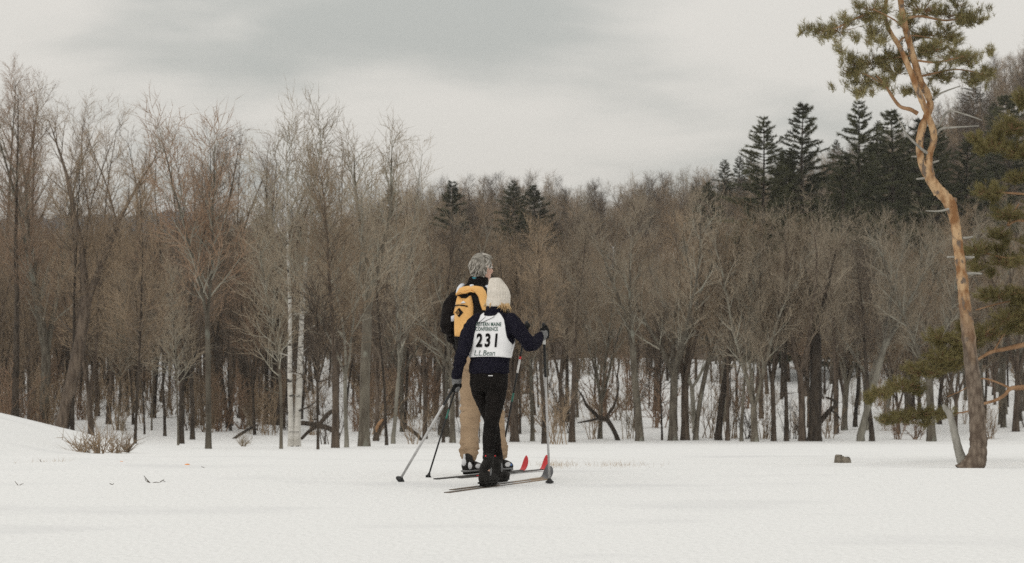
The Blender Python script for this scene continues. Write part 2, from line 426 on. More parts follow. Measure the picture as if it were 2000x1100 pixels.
# px, base row, trunk width px, top row (None: the skyline there), style, lean, bark, twigs, label
FT = [
 (10, 836, 15, None, 'pole', -.03, 'bark_dark', 'twig_red', 'dark bare tree at the far left edge, half hidden by the snow bank'),
 (38, 836, 20, 150, 'pole', .02, 'bark_dark', 'twig_red', 'thick dark straight bare trunk rising behind the crest of the snow bank'),
 (62, 846, 12, 170, 'pole', .03, 'bark_brown', 'twig_brown', 'slim brown bare tree between the thick dark trunk and the mossy grey trunk'),
 (86, 855, 21, 122, 'maple', .02, 'bark_grey', 'twig_red', 'tall many stemmed bare tree with a mossy grey trunk behind the snow bank'),
 (118, 862, 27, 175, 'fork', .20, 'bark_brown', 'twig_brown', 'stout brown trunked bare tree leaning hard to the right above the brush thicket'),
 (141, 862, 9, 260, 'pole', .02, 'bark_dark', 'twig_brown', 'thin dark bare tree right beside the foot of the stout leaning tree'),
 (178, 858, 12, 200, 'maple', -.02, 'bark_brown', 'twig_brown', 'brown bare tree standing in the left part of the brush thicket'),
 (212, 852, 10, 185, 'maple', .03, 'bark_brown', 'twig_brown', 'slender many stemmed bare tree directly behind the brush thicket'),
 (264, 872, 6, 330, 'pole', .0, 'bark_dark', 'twig_brown', 'thin dark pole of a tree at the right end of the brush thicket'),
 (299, 850, 11, 225, 'maple', .06, 'bark_dark', 'twig_brown', 'dark trunked bare tree with upright forked top, first right of the brush thicket'),
 (322, 857, 6, 420, 'pole', -.02, 'bark_dark', 'twig_dark', 'thin crooked dark sapling before the open snow gap in the left wood'),
 (348, 870, 4, 520, 'pole', .0, 'bark_grey', 'twig_grey', 'very thin pale pole standing against a straight black trunk'),
 (354, 868, 11, 262, 'pole', .0, 'bark_dark', 'twig_dark', 'straight black trunked bare tree at the right of the open snow gap'),
 (376, 859, 9, 258, 'maple', -.03, 'bark_dark', 'twig_red', 'dark bare tree with dense reddish upright top left of the short grey trunk'),
 (395, 852, 8, 300, 'pole', -.04, 'bark_brown', 'twig_brown', 'slim brown tree just left of the short grey trunk'),
 (407, 877, 11, 250, 'fork', .01, 'bark_grey', 'twig_red', 'grey lichened bare tree rooted farther out in the field edge than its dark neighbour'),
 (420, 851, 17, 255, 'maple', .02, 'bark_dark', 'twig_red', 'thick dark trunk close behind the grey lichened tree at the field edge'),
 (451, 853, 9, 290, 'pole', -.02, 'bark_brown', 'twig_brown', 'slim brown straight tree midway between two dark trunks left of the birches'),
 (487, 846, 13, 262, 'fork', -.13, 'bark_dark', 'twig_brown', 'dark bare tree leaning to the left, left of the white birches'),
 (519, 852, 9, 330, 'pole', .0, 'bark_dark', 'twig_dark', 'slim black trunk beside a thicker black trunk left of the birches'),
 (537, 852, 20, 245, 'maple', .0, 'bark_dark', 'twig_red', 'thick black trunked bare tree close on the left of the birches'),
 (549, 877, 6, 400, 'pole', .0, 'bark_grey', 'twig_grey', 'thin grey pole in front of the thick black trunk beside the birches'),
 (569, 872, 12, 235, 'pole', -.015, 'birch', 'twig_grey', 'white barked birch with a straight trunk, the left of the pair'),
 (579, 872, 15, 222, 'pole', .045, 'birch', 'twig_grey', 'white barked birch leaning a little to the right, the right of the pair'),
 (621, 878, 5, 560, 'pole', .0, 'bark_dark', 'twig_dark', 'thin dark sapling in front of the fallen log right of the birches'),
 (655, 875, 14, 320, 'pole', .01, 'bark_brown', 'twig_brown', 'mottled brown trunk at the right end of the fallen log'),
 (677, 874, 8, 300, 'spread', -.04, 'bark_pale', 'twig_grey', 'slender pale grey tree between the mottled brown trunk and the broad grey trunk'),
 (711, 872, 21, 238, 'fork', .01, 'bark_grey', 'twig_grey', 'broad smooth grey trunk with a fork high up, right of the birches'),
 (735, 858, 9, 300, 'maple', .05, 'bark_brown', 'twig_brown', 'brown bare tree behind the broken stump with orange wood'),
 (755, 870, 6, 420, 'pole', -.05, 'bark_dark', 'twig_dark', 'thin dark sapling just right of the broken stump with orange wood'),
 (768, 869, 8, 280, 'maple', .12, 'bark_pale', 'twig_grey', 'pale tree arching to the right between the broken stump and the skier with the backpack'),
 (791, 853, 7, 330, 'pole', .02, 'bark_dark', 'twig_brown', 'slim dark tree above the tip of the white ski pole'),
 (830, 858, 9, 390, 'maple', .0, 'bark_brown', 'twig_brown', 'brown bare tree behind the black ski pole left of the skiers'),
 (866, 865, 6, 440, 'pole', .03, 'bark_dark', 'twig_dark', 'thin dark tree close on the left of the khaki trouser leg'),
 (884, 866, 11, 400, 'spread', -.02, 'bark_grey', 'twig_brown', 'grey tree almost hidden behind the elbow of the skier with the backpack'),
 (1005, 863, 16, 420, 'maple', .03, 'bark_brown', 'twig_brown', 'stout brown tree seen between the two right hand ski poles'),
 (1040, 862, 8, 430, 'pole', .0, 'bark_grey', 'twig_brown', 'slim grey tree just left of the upright silver ski pole'),
 (1063, 867, 10, 425, 'pole', -.02, 'bark_dark', 'twig_brown', 'dark bare tree directly behind the upright silver ski pole'),
 (1097, 853, 9, 440, 'maple', .0, 'bark_brown', 'twig_brown', 'brown tree first to the right of the raised glove'),
 (1117, 864, 12, 425, 'pole', .02, 'bark_brown', 'twig_grey', 'brown straight trunk left of the black bent dead tree'),
 (1172, 858, 9, 430, 'maple', .04, 'bark_grey', 'twig_brown', 'grey tree standing behind the black bent dead tree'),
 (1249, 862, 15, 415, 'fork', -.06, 'bark_grey', 'twig_grey', 'grey trunk with a dark knot, first right of the bent dead tree'),
 (1281, 845, 11, 330, 'maple', .02, 'bark_brown', 'twig_grey', 'brown bare tree whose thin top stands up against the sky in mid wood'),
 (1293, 860, 4, 600, 'pole', .0, 'bark_dark', 'twig_dark', 'very thin dark sapling left of a grey trunk with a low fork'),
 (1314, 861, 17, 400, 'spread', .02, 'bark_grey', 'twig_grey', 'thick grey trunk forking low, left of the reddish trunk'),
 (1338, 860, 16, 420, 'maple', .03, 'bark_brown', 'twig_brown', 'reddish brown trunk close to the right of the low forked grey trunk'),
 (1359, 860, 10, 410, 'fork', .08, 'bark_grey', 'twig_brown', 'grey tree leaning right beside an open strip of snow'),
 (1403, 860, 13, 405, 'fork', .10, 'bark_dark', 'twig_brown', 'dark split tree with a pale torn streak on its leaning trunk'),
 (1421, 861, 8, 440, 'pole', .0, 'bark_brown', 'twig_brown', 'slim brown tree close to the right of the dark split tree'),
 (1448, 862, 7, 470, 'pole', .03, 'bark_grey', 'twig_grey', 'thin grey tree standing among low saplings right of the split tree'),
 (1474, 863, 14, 400, 'maple', .0, 'bark_grey', 'twig_grey', 'grey many stemmed tree among low saplings in the right wood'),
 (1511, 862, 10, 420, 'maple', .04, 'bark_brown', 'twig_grey', 'brown many stemmed tree left of a thin dark pole'),
 (1536, 862, 9, 430, 'pole', .0, 'bark_dark', 'twig_brown', 'thin dark tree two trunks left of the hollow black trunk'),
 (1567, 862, 14, 410, 'spread', -.03, 'bark_brown', 'twig_grey', 'brown tree leaning against the left side of the hollow black trunk'),
 (1591, 862, 25, 430, 'fork', .0, 'bark_dark', 'twig_grey', 'thick hollow black trunk with a crooked dead limb to its right'),
 (1632, 855, 7, 430, 'pole', .0, 'bark_brown', 'twig_grey', 'slim brown tree directly above the stump in the snow'),
 (1649, 853, 12, 415, 'spread', .02, 'bark_grey', 'twig_grey', 'grey tree with arching pale branches right above the stump in the snow'),
 (1681, 862, 14, 420, 'fork', .26, 'bark_pale', 'twig_grey', 'pale lichened tree leaning far to the right, before the wood'),
 (1703, 862, 10, 480, 'pole', .0, 'bark_dark', 'twig_dark', 'short dark trunk at the foot of the pale leaning tree'),
 (1731, 850, 12, 420, 'spread', .10, 'bark_pale', 'twig_grey', 'pale many branched tree right of the pale leaning tree'),
 (1770, 852, 11, 410, 'spread', .05, 'bark_grey', 'twig_grey', 'grey tree behind the green tips of the low pine boughs'),
 (1819, 862, 17, 400, 'spread', -.04, 'bark_grey', 'twig_grey', 'stout grey bare tree left of the dead stem at the foot of the orange pine'),
 (1866, 855, 9, 420, 'maple', .02, 'bark_brown', 'twig_brown', 'brown bare tree in the gap between the pine and its dead stem'),
 (1955, 852, 10, 400, 'spread', .0, 'bark_grey', 'twig_grey', 'grey bare tree just right of the orange pine'),
 (1984, 855, 13, 390, 'maple', .02, 'bark_brown', 'twig_brown', 'brown bare tree at the far right edge of the picture'),
]
protos = []
def bare_tree(root_name, T, C, LM, bark, twigs, loc, label, group, rz=0):
    root = empty(root_name, loc, label, 'tree', group, rz)
    t = link('trunk', tubes('trunk', T), M[bark], root)
    c = link('crown', tubes('crown', C), M[twigs], root)
    l_ = link('limbs', tubes('limbs', LM), M['limb_grey' if bark in ('bark_grey', 'bark_pale', 'birch') else 'limb_brown'], root)
    return root, t, c, l_
for i, (px, by, wd, ty, style, lean, bark, twigs, label) in enumerate(FT):
    b = gp(px, by if by > 869 else min(by, 867) if by > 857 else 860)
    if by <= 857:                                   # rooted farther back, on the floor of the wood
        D = 106 + (857 - by) * 2.2
        x = (px - 1000) / F * D; b = Vector((x, D, gz(x, D)))
    D = b.y
    ty = (float(top_px(px)) if ty is None else ty) + 20
    H = CZ - (ty - YH) / F * D - b.z
    r = wd * .5 / F * D
    rr_ = random.Random(i)
    T, C, LM = gen_tree(100 + i, H, r, style, lean, rr_.uniform(.26, .36) + (.06 if px > 1050 else 0), 1.0 if H > 9 else 1.15 if H > 5 else .8)
    root, t, c, l_ = bare_tree('birch_tree' if bark == 'birch' else 'bare_tree', T, C, LM, bark, twigs, b, label, 'bare trees along the front edge of the wood')
    if H > 5.5: protos.append((root, t, c, H, px, l_, wd / D))

# the wood behind: copies of the front trees, each a thing with its trunk and crown
rng = random.Random(7)
placed = []
tries = 0
NFILL = 205
while len(placed) < NFILL and tries < 20000:
    tries += 1
    px = rng.uniform(-60, 2060)
    D = 108 + 85 * rng.random() ** 1.3
    if 300 < px < 345 and D < 150: continue
    if 590 < px < 650 and D < 140: continue
    if 1080 < px < 1480 and rng.random() < .2: continue
    x = (px - 1000) / F * D
    if any((x - q[0]) ** 2 + (D - q[1]) ** 2 < 2.2 for q in placed): continue
    placed.append((x, D, px))
slim_ = sorted(protos, key=lambda p: p[6])[:int(len(protos) * .66)]
slimr = [p for p in slim_ if p[4] > 850]
for x, D, px in placed:
    src = min(rng.sample(slim_, 6), key=lambda p: abs(p[4] - px)) if px < 850 else rng.choice(slimr)
    root, t, c, H, _, l_, _w = src
    z = gz(x, D)
    Ht = (CZ - (float(top_px(px)) - YH) / F * 112 + 3.4) * ((rng.uniform(.50, .72) if rng.random() < .84 else rng.uniform(.8, .98)) if px < 800 else rng.uniform(.62, .98))
    s = min(1.25, max(.55, Ht / H))
    zi = sum(px > q for q in (285, 560, 860, 1210, 1600))
    zone = ('above the brush thicket', 'between the brush thicket and the birches', 'between the birches and the skiers', 'behind the skiers', 'between the bent dead tree and the stump', 'around the orange pine')[zi]
    r2 = root.copy(); COL.objects.link(r2)
    r2.location = (x, D, z); r2.rotation_euler = (0, 0, rng.uniform(0, 6.28)); r2.scale = (s, s, s)
    r2['label'] = 'bare tree behind the front row of trunks, ' + zone
    r2['group'] = 'bare trees in the dense wood ' + zone
    for ch in (t, c, l_):
        k = ch.copy(); COL.objects.link(k); k.parent = r2

# ------------------------------------------------------------------ conifers
def gen_conifer(seed, H, wid, r, wh=.44, t0=.10, ragged=.35):
    rng = random.Random(seed)
    T = [(grow(rng, Vector((0, 0, -.3)), Vector((0, 0, 1)), H + .2, 12, .008, .02), [r * (1 - i / 12.5) + .01 for i in range(12)] + [0], 7)]
    ax = T[0][0]
    P0, Dv, Ln, Rd = [], [], [], []
    z = H * t0; az = 0
    while z < H * .985:
        u = (z - H * t0) / (H * (1 - t0))
        for k in range(rng.choice([4, 5, 5, 6])):
            az += 6.283 / 5 + rng.gauss(0, .3)
            Lb = wid * (1 - u) ** .92 * min(1, .55 + u * 2.2) * rng.uniform(1 - ragged * 1.5, 1 + ragged) + .12
            if rng.random() < .2: continue
            el = -.16 + .42 * u + rng.gauss(0, .09)
            d = Vector((math.cos(az) * math.cos(el), math.sin(az) * math.cos(el), math.sin(el)))
            f = z / H * 12; kk = min(int(f), 11); p = ax[kk].lerp(ax[kk + 1], f - kk)
            q = grow(rng, p, d, Lb, 5, .06, .04)                  # boughs sweep out and turn up at the tip
            T.append((q, [.03 * (1 - u) + .012, .024, .018, .014, .01, 0], 3))
            n_ = int(Lb * 11) + 4
            for j in range(n_):
                t = .18 + .82 * (j + rng.random()) / n_
                f2 = t * 5; k2 = min(int(f2), 4); pp = q[k2].lerp(q[k2 + 1], f2 - k2); dd = (q[k2 + 1] - q[k2]).normalized()
                side = Vector((0, 0, 1)).cross(dd)
                for e in range(7):
                    v = dd * rng.uniform(.25, 1) + side * rng.gauss(0, .6) + Vector((0, 0, rng.gauss(-.02, .34)))
                    P0.append(pp + v * rng.uniform(0, .1)); Dv.append(v); Ln.append(rng.uniform(.20, .50) * (1.05 - .62 * u)); Rd.append(rng.uniform(.012, .028))
        z += wh * rng.uniform(.75, 1.25) * (1 - .55 * u)
    return T, (np.array(P0), np.array(Dv), Ln, Rd)
CP = []
for i, (H, wd) in enumerate(((17, 5.6), (16, 5.0), (11, 3.6))):
    T, sp = gen_conifer(500 + i, H, wd, .2)
    CP.append((tubes('trunk', T), spikes('needles', *sp), H))
# px, top row, distance, proto, width factor, label
CF = [
 (1490, 215, 168, 0, 1.0, 'tall dark evergreen with a pointed top, leftmost of the big evergreens on the right'),
 (1570, 191, 172, 1, 1.05, 'tall dark evergreen whose narrow top stands just right of the first pointed one'),
 (1682, 184, 176, 0, .95, 'tall dark evergreen just left of the orange pine boughs'),
 (1742, 202, 180, 1, 1.15, 'broad dark evergreen directly left of the twisted pine stems'),
 (1640, 300, 166, 2, 1.0, 'small dark evergreen in the notch between the tall evergreens'),
 (1835, 235, 186, 0, 1.0, 'dark evergreen behind the fork of the orange pine'),
 (1885, 262, 190, 1, 1.1, 'dark evergreen on the slope just right of the twisted pine stems'),
 (1790, 228, 192, 2, 1.2, 'broad dark evergreen behind the left twisted pine stem'),
 (1712, 262, 185, 2, 1.2, 'bushy dark evergreen filling the gap between the two evergreens left of the pine'),
 (1530, 290, 182, 2, 1.1, 'bushy dark evergreen between and below the two tallest pointed evergreens'),
 (1972, 172, 205, 1, 1.1, 'dark evergreen high on the slope at the right edge'),
 (1925, 320, 185, 2, 1.1, 'small dark evergreen low on the slope near the right edge'),
 (1003, 346, 232, 0, 1.1, 'broad dark evergreen rising over the wood above the skiers'),
 (1048, 358, 236, 2, 1.2, 'smaller dark evergreen just right of the broad one above the skiers'),
 (885, 350, 236, 2, 1.0, 'dark evergreen top left above the grey haired skier'),
 (760, 358, 225, 2, .8, 'lone small evergreen top among bare branches right of the birches'),
 (1387, 352, 240, 2, 1.05, 'dim evergreen top some way left of the tall pointed evergreens'),
]
for px, ty, D, pi, wf, label in CF:
    tm, nm, H = CP[pi]
    x = (px - 1000) / F * D
    z0 = float(max(hill_np(x, D), gz(x, D)))
    s = (CZ - (ty - YH) / F * D - z0) / H
    root = empty('evergreen_tree', (x, D, z0), label, 'tree', 'dark evergreens over the wood', rng.uniform(0, 6.28))
    root.scale = (s * wf, s * wf, s)
    link('trunk', tm, M['bark_dark'], root); link('crown', nm, M['needle_dark'], root)

# ------------------------------------------------------------------ the far wood on the slope: one mass, scattered with geometry nodes
def scatter(name, pts, rots, scales, idx, sources):
    me = bpy.data.meshes.new(name); me.from_pydata([tuple(p) for p in pts], [], [])
    for nm, ty, vals in (('rot', 'FLOAT', rots), ('size', 'FLOAT', scales), ('pick', 'INT', idx)):
        a = me.attributes.new(nm, ty, 'POINT'); a.data.foreach_set('value', vals)
    o = link(name, me)
    g = bpy.data.node_groups.new(name, 'GeometryNodeTree')
    g.interface.new_socket('Geometry', in_out='INPUT', socket_type='NodeSocketGeometry')
    g.interface.new_socket('Geometry', in_out='OUTPUT', socket_type='NodeSocketGeometry')
    n = g.nodes.new; l = g.links.new
    gi, go = n('NodeGroupInput'), n('NodeGroupOutput')
    jall = n('GeometryNodeJoinGeometry')
    for parts in reversed(sources):
        j = n('GeometryNodeJoinGeometry')
        for ob in parts:
            oi = n('GeometryNodeObjectInfo'); oi.transform_space = 'ORIGINAL'; oi.inputs['Object'].default_value = ob
            l(oi.outputs['Geometry'], j.inputs[0])
        gi2 = n('GeometryNodeGeometryToInstance'); l(j.outputs[0], gi2.inputs[0]); l(gi2.outputs[0], jall.inputs[0])
    iop = n('GeometryNodeInstanceOnPoints'); iop.inputs['Pick Instance'].default_value = True
    l(gi.outputs[0], iop.inputs['Points']); l(jall.outputs[0], iop.inputs['Instance'])
    def attr(nm, ty):
        a = n('GeometryNodeInputNamedAttribute'); a.data_type = ty; a.inputs['Name'].default_value = nm
        return a.outputs['Attribute']
    cx = n('ShaderNodeCombineXYZ'); l(attr('rot', 'FLOAT'), cx.inputs['Z']); l(cx.outputs[0], iop.inputs['Rotation'])
    l(attr('size', 'FLOAT'), iop.inputs['Scale']); l(attr('pick', 'INT'), iop.inputs['Instance Index'])
    l(iop.outputs[0], go.inputs[0])
    md = o.modifiers.new('scatter', 'NODES'); md.node_group = g
    return o
rng = random.Random(21)
pts, rots, sc, ix = [], [], [], []
srcs = [p for p in slim_ if p[3] > 7][::3]
while len(pts) < 1500:
    D = 195 + 145 * rng.random() ** .8
    px = rng.uniform(-250, 2300)
    x = (px - 1000) / F * D
    k = rng.randrange(len(srcs) + 1)
    H = rng.uniform(7.5, 11)
    if k == len(srcs):
        if px < 1350 or rng.random() < .5: continue
        s = H / 13
    else: s = H / srcs[k][3]
    pts.append((x, D, float(max(hill_np(x, D), gz(x, D))))); rots.append(rng.uniform(0, 6.28)); sc.append(s); ix.append(k)
ever = [o for o in COL.objects if o.parent and o.parent.name == 'evergreen_tree']
fw = scatter('distant_wood', pts, rots, sc, ix, [[p[1], p[2], p[5]] for p in srcs] + [ever])
tag(fw, kind='stuff')

# ------------------------------------------------------------------ saplings and brush
def gen_shrub(seed, H, k=9, spread=.45, kids=4):
    rng = random.Random(seed); T, C = [], []
    for i in range(k):
        d = side_dir(rng, Vector((0, 0, 1)), rng.uniform(.05, spread), i * GA + rng.gauss(0, .3))
        L0 = H * rng.uniform(.65, 1.05)
        p = grow(rng, Vector((rng.gauss(0, .07 * H), rng.gauss(0, .07 * H), -.1)), d, L0, 5, .09, .03)
        T.append((p, [.018 + .003 * H, .016, .013, .010, .007, 0], 4))
        for j in range(kids + int(L0 * 3)):
            t = .15 + .83 * rng.random(); f = t * 5; kk = min(int(f), 4); pp = p[kk].lerp(p[kk + 1], f - kk); dd = (p[kk + 1] - p[kk]).normalized()
            q = grow(rng, pp, side_dir(rng, dd, rng.uniform(.4, .9), rng.uniform(0, 6.3)), rng.uniform(.3, .75) * (.5 + H * .16), 3, .12, .05)
            C.append((q, [.009, .007, .005, 0], 3))
            for e in range(4):
                p3 = q[e % 3].lerp(q[e % 3 + 1], rng.random())
                C.append(([p3, p3 + side_dir(rng, dd, rng.uniform(.4, 1), rng.uniform(0, 6.3)) * rng.uniform(.15, .4)], [.006, 0], 3))
    return T, C
SH = [  # px, base row, height, stems, spread, bark, label
 (166, 884, .22, 5, .9, 'twig_brown', 'low bare brush at the left end of the thicket where the snow bank runs out'),
 (192, 886, .32, 5, .9, 'twig_brown', 'bare bush in the middle of the thicket at the foot of the snow bank'),
 (222, 885, .28, 5, .95, 'twig_brown', 'spreading bare bush in the right half of the thicket below the left wood'),
 (248, 884, .2, 4, .95, 'twig_brown', 'low wiry bush at the right end of the thicket below the left wood'),
 (476, 872, .3, 5, .6, 'twig_grey', 'small faint bush in the snow left of the birches'),
 (640, 868, 2.4, 7, .4, 'twig_dark', 'dark tangled bush over the fallen log right of the birches'),
 (806, 868, 1.6, 6, .5, 'twig_brown', 'bare bush at the wood edge left of the black ski pole'),
 (1085, 866, 2.6, 8, .4, 'twig_brown', 'tall thin bush close to the right of the upright silver ski pole'),
 (1160, 864, 2.2, 8, .5, 'twig_brown', 'bare bush left of the black bent dead tree'),
 (1225, 864, 3.2, 7, .35, 'twig_grey', 'tall slender bush between the bent dead tree and the knotted grey trunk'),
 (1380, 862, 3.4, 7, .3, 'twig_brown', 'slender bush left of the dark split tree'),
 (1435, 862, 3.0, 9, .35, 'twig_brown', 'clump of thin saplings right of the dark split tree'),
 (1460, 862, 2.3, 9, .4, 'twig_dark', 'dark low clump of saplings left of a spreading grey tree'),
 (1495, 862, 2.8, 10, .35, 'twig_brown', 'brown clump of saplings right of a spreading grey tree'),
 (1550, 862, 2.2, 8, .45, 'twig_dark', 'dark low brush left of the hollow black trunk'),
 (1620, 862, 1.8, 6, .6, 'twig_brown', 'wiry bush under the crooked limb of the hollow black trunk'),
 (1752, 862, 1.6, 10, .5, 'twig_red', 'reddish brush under the lowest green pine boughs'),
 (1790, 862, 1.4, 9, .5, 'twig_red', 'low reddish brush left of the stout grey tree by the pine'),
 (1935, 862, 1.8, 8, .5, 'twig_brown', 'bare brush close to the right of the orange pine foot'),
]
bushes = []
for i, (px, by, H, k, sp, tw, label) in enumerate(SH):
    b = gp(px, max(by, 868) if by > 863 else 867) if by < 880 else gp(px, by)
    if by <= 864: b = Vector(((px - 1000) / F * 104, 104, gz((px - 1000) / F * 104, 104)))
    T, C = gen_shrub(900 + i, H, k, sp)
    root = empty('bare_bush', b, label, 'bush', 'bare bushes at the edge of the wood')
    t = link('stems', tubes('stems', T), M[tw], root); c = link('twigs', tubes('twigs', C), M[tw], root)
    if H > 1.2: bushes.append((root, t, c, H, px))
rng = random.Random(33)
def wood_mass(name, n, d0, d1, sources, hmin, hmax, weight, pw=1.0):
    pts, rots, sc, ix = [], [], [], []
    while len(pts) < n:
        D = d0 + (d1 - d0) * rng.random() ** pw; px = rng.uniform(-120, 2120)
        if rng.random() > float(np.interp(px, *weight)): continue
        x = (px - 1000) / F * D; k = rng.randrange(len(sources))
        pts.append((x, D, float(ground_np(x, D)) - .05)); rots.append(rng.uniform(0, 6.28)); sc.append(rng.uniform(hmin, hmax) / sources[k][3]); ix.append(k)
    return tag(scatter(name, pts, rots, sc, ix, [[s[1], s[2]] + ([s[5]] if len(s) > 5 else []) for s in sources]), kind='stuff')
WX = [0, 280, 305, 340, 370, 580, 600, 650, 700, 960, 1100, 2000]
wood_mass('undergrowth', 380, 107, 190, bushes, 1.0, 3.6, (WX, [1, 1, .25, .25, .9, .9, .3, .3, .8, .6, .12, .15]))
dark = [p for p in protos if p[1].data.materials[0].name in ('bark_dark', 'bark_brown') and p[3] > 6 and p in slim_]
wood_mass('deep_wood', 430, 118, 200, dark[::2], 6.0, 9.0, (WX, [1, 1, .3, .3, 1, 1, .4, .4, 1, .8, .22, .22]), .8)

# ------------------------------------------------------------------ the orange pine on the right
def orange_bark():
    m = mat('pine_bark_orange', (0.235, 0.115, 0.048), 0.9, (0.50, 0.335, 0.19), 11, 6, 1.0, 30, (1, 1, .5), lo=.38, hi=.6, spots=(15, (0.16, 0.12, 0.09), .57, .66, (1, 1, .6)))
    # plates of grey bark below, flaky orange bark above: a real change of the bark with height
    t = m.node_tree; b = t.nodes['Principled BSDF']
    last = b.inputs['Base Color'].links[0].from_socket
    geo = t.nodes.new('ShaderNodeNewGeometry'); sx = t.nodes.new('ShaderNodeSeparateXYZ'); t.links.new(geo.outputs['Position'], sx.inputs[0])
    nz = t.nodes.new('ShaderNodeTexNoise'); nz.inputs['Scale'].default_value = 4; nz.inputs['Detail'].default_value = 4
    ad = t.nodes.new('ShaderNodeMath'); ad.operation = 'MULTIPLY_ADD'; t.links.new(nz.outputs[0], ad.inputs[0]); ad.inputs[1].default_value = 1.6; t.links.new(sx.outputs['Z'], ad.inputs[2])
    mr = t.nodes.new('ShaderNodeMapRange'); mr.inputs['From Min'].default_value = 1.75; mr.inputs['From Max'].default_value = 2.5
    t.links.new(ad.outputs[0], mr.inputs['Value'])
    pl = t.nodes.new('ShaderNodeTexVoronoi'); pl.inputs['Scale'].default_value = 22
    co = t.nodes.new('ShaderNodeMapping'); co.inputs['Scale'].default_value = (1, 1, .4); t.links.new(geo.outputs['Position'], co.inputs[0]); t.links.new(co.outputs[0], pl.inputs['Vector'])
    rp = t.nodes.new('ShaderNodeValToRGB'); t.links.new(pl.outputs['Distance'], rp.inputs[0])
    rp.color_ramp.elements[0].color = (0.25, 0.20, 0.155, 1); rp.color_ramp.elements[1].color = (0.10, 0.073, 0.054, 1); rp.color_ramp.elements[1].position = .75
    mm = t.nodes.new('ShaderNodeMix'); mm.data_type = 'RGBA'
    t.links.new(mr.outputs[0], mm.inputs[0]); t.links.new(rp.outputs[0], mm.inputs[6]); t.links.new(last, mm.inputs[7])
    t.links.new(mm.outputs[2], b.inputs['Base Color'])
    return m
M['pine_orange'] = orange_bark()
M['branch_orange'] = mat('pine_branch', (0.22, 0.12, 0.06), .9, (0.36, 0.22, 0.125), 8, 4, .4, 20)
M['dead_grey'] = mat('dead_wood_grey', (0.20, 0.19, 0.165), .95, (0.36, 0.345, 0.31), 9, 4, .5, 26, (1, 1, .4))
M['stump_wood'] = mat('stump_wood', (0.10, 0.085, 0.065), .95, (0.24, 0.21, 0.17), 14, 5, .8, 30)
M['orange_wood'] = mat('torn_wood', (0.22, 0.12, 0.06), .9, (0.36, 0.215, 0.115), 12, 4, .6, 30)

def smooth_path(ctrl, n=5):
    """Catmull-Rom through (Vector, radius)"""
    P_, R_ = [], []
    c = [ctrl[0]] + list(ctrl) + [ctrl[-1]]
    for i in range(1, len(c) - 2):
        for k in range(n):
            t = k / n
            a, b, d, e = (c[i - 1][0], c[i][0], c[i + 1][0], c[i + 2][0])
            P_.append(0.5 * ((2 * b) + (d - a) * t + (2 * a - 5 * b + 4 * d - e) * t * t + (3 * b - a - 3 * d + e) * t ** 3))
            R_.append(c[i][1] + (c[i + 1][1] - c[i][1]) * t)
    P_.append(c[-2][0]); R_.append(c[-2][1])
    return P_, R_

def stem(D, ctrl, sides=12, seed=0, tip=True, lump=.05, slim=1.0):
    """ctrl: (px, row, width px, extra depth)"""
    pts = [(P(q[0], q[1], D + (q[3] if len(q) > 3 else 0)), q[2] * .5 * slim / F * D) for q in ctrl]
    p, r = smooth_path(pts, 5)
    rng = random.Random(seed)
    r = [a * (1 + rng.gauss(0, lump)) for a in r]
    p.append(p[-1] + (p[-1] - p[-2]).normalized() * r[-1] * (.4 if tip else .2)); r.append(0)
    return (p, r, sides)

def tuft_cloud(rng, D, clumps, k, nl=(.05, .085), depth=1.0, up=.35, nn=13, rr=.0017):
    """needle tufts on short twigs, spread through ellipsoidal clumps; returns twig tubes and needle arrays"""
    T, P0, Dv, Ln, Rd = [], [], [], [], []
    for cl in clumps:
        cx, cy, rx, ry = cl[:4]; dd = cl[4] if len(cl) > 4 else 0
        c = P(cx, cy, D + dd); ax = rx / F * D; az = ry / F * D; ay = ax * depth
        nsub = max(3, int(k * (rx * ry) ** .62 / 9))
        for s in range(nsub):
            while True:
                u = Vector((rng.uniform(-1, 1), rng.uniform(-1, 1), rng.uniform(-1, 1)))
                if u.length < 1: break
            q = c + Vector((u.x * ax, u.y * ay, u.z * az))
            o = (c + Vector((u.x * ax * .25, u.y * ay * .25, u.z * az * .2 - az * .35)))
            dirn = (q - o); dirn.z += .03
            if dirn.length < .02: continue
            T.append(([o, o.lerp(q, .55) + Vector((0, 0, -.01)), q], [.0055, .004, .002], 3))
            dirn.normalize()
            for m in range(3):
                e = q - dirn * (m * .035) + Vector((rng.gauss(0, .018), rng.gauss(0, .018), rng.gauss(0, .014)))
                for n_ in range(nn):
                    v = side_dir(rng, dirn, abs(rng.gauss(.75, .35)), rng.uniform(0, 6.283)); v.z += up * rng.random()
                    P0.append(e + dirn * rng.uniform(-.03, .02)); Dv.append(v); Ln.append(rng.uniform(*nl)); Rd.append(rr * rng.uniform(.8, 1.3))
    return T, (P0, Dv, Ln, Rd)

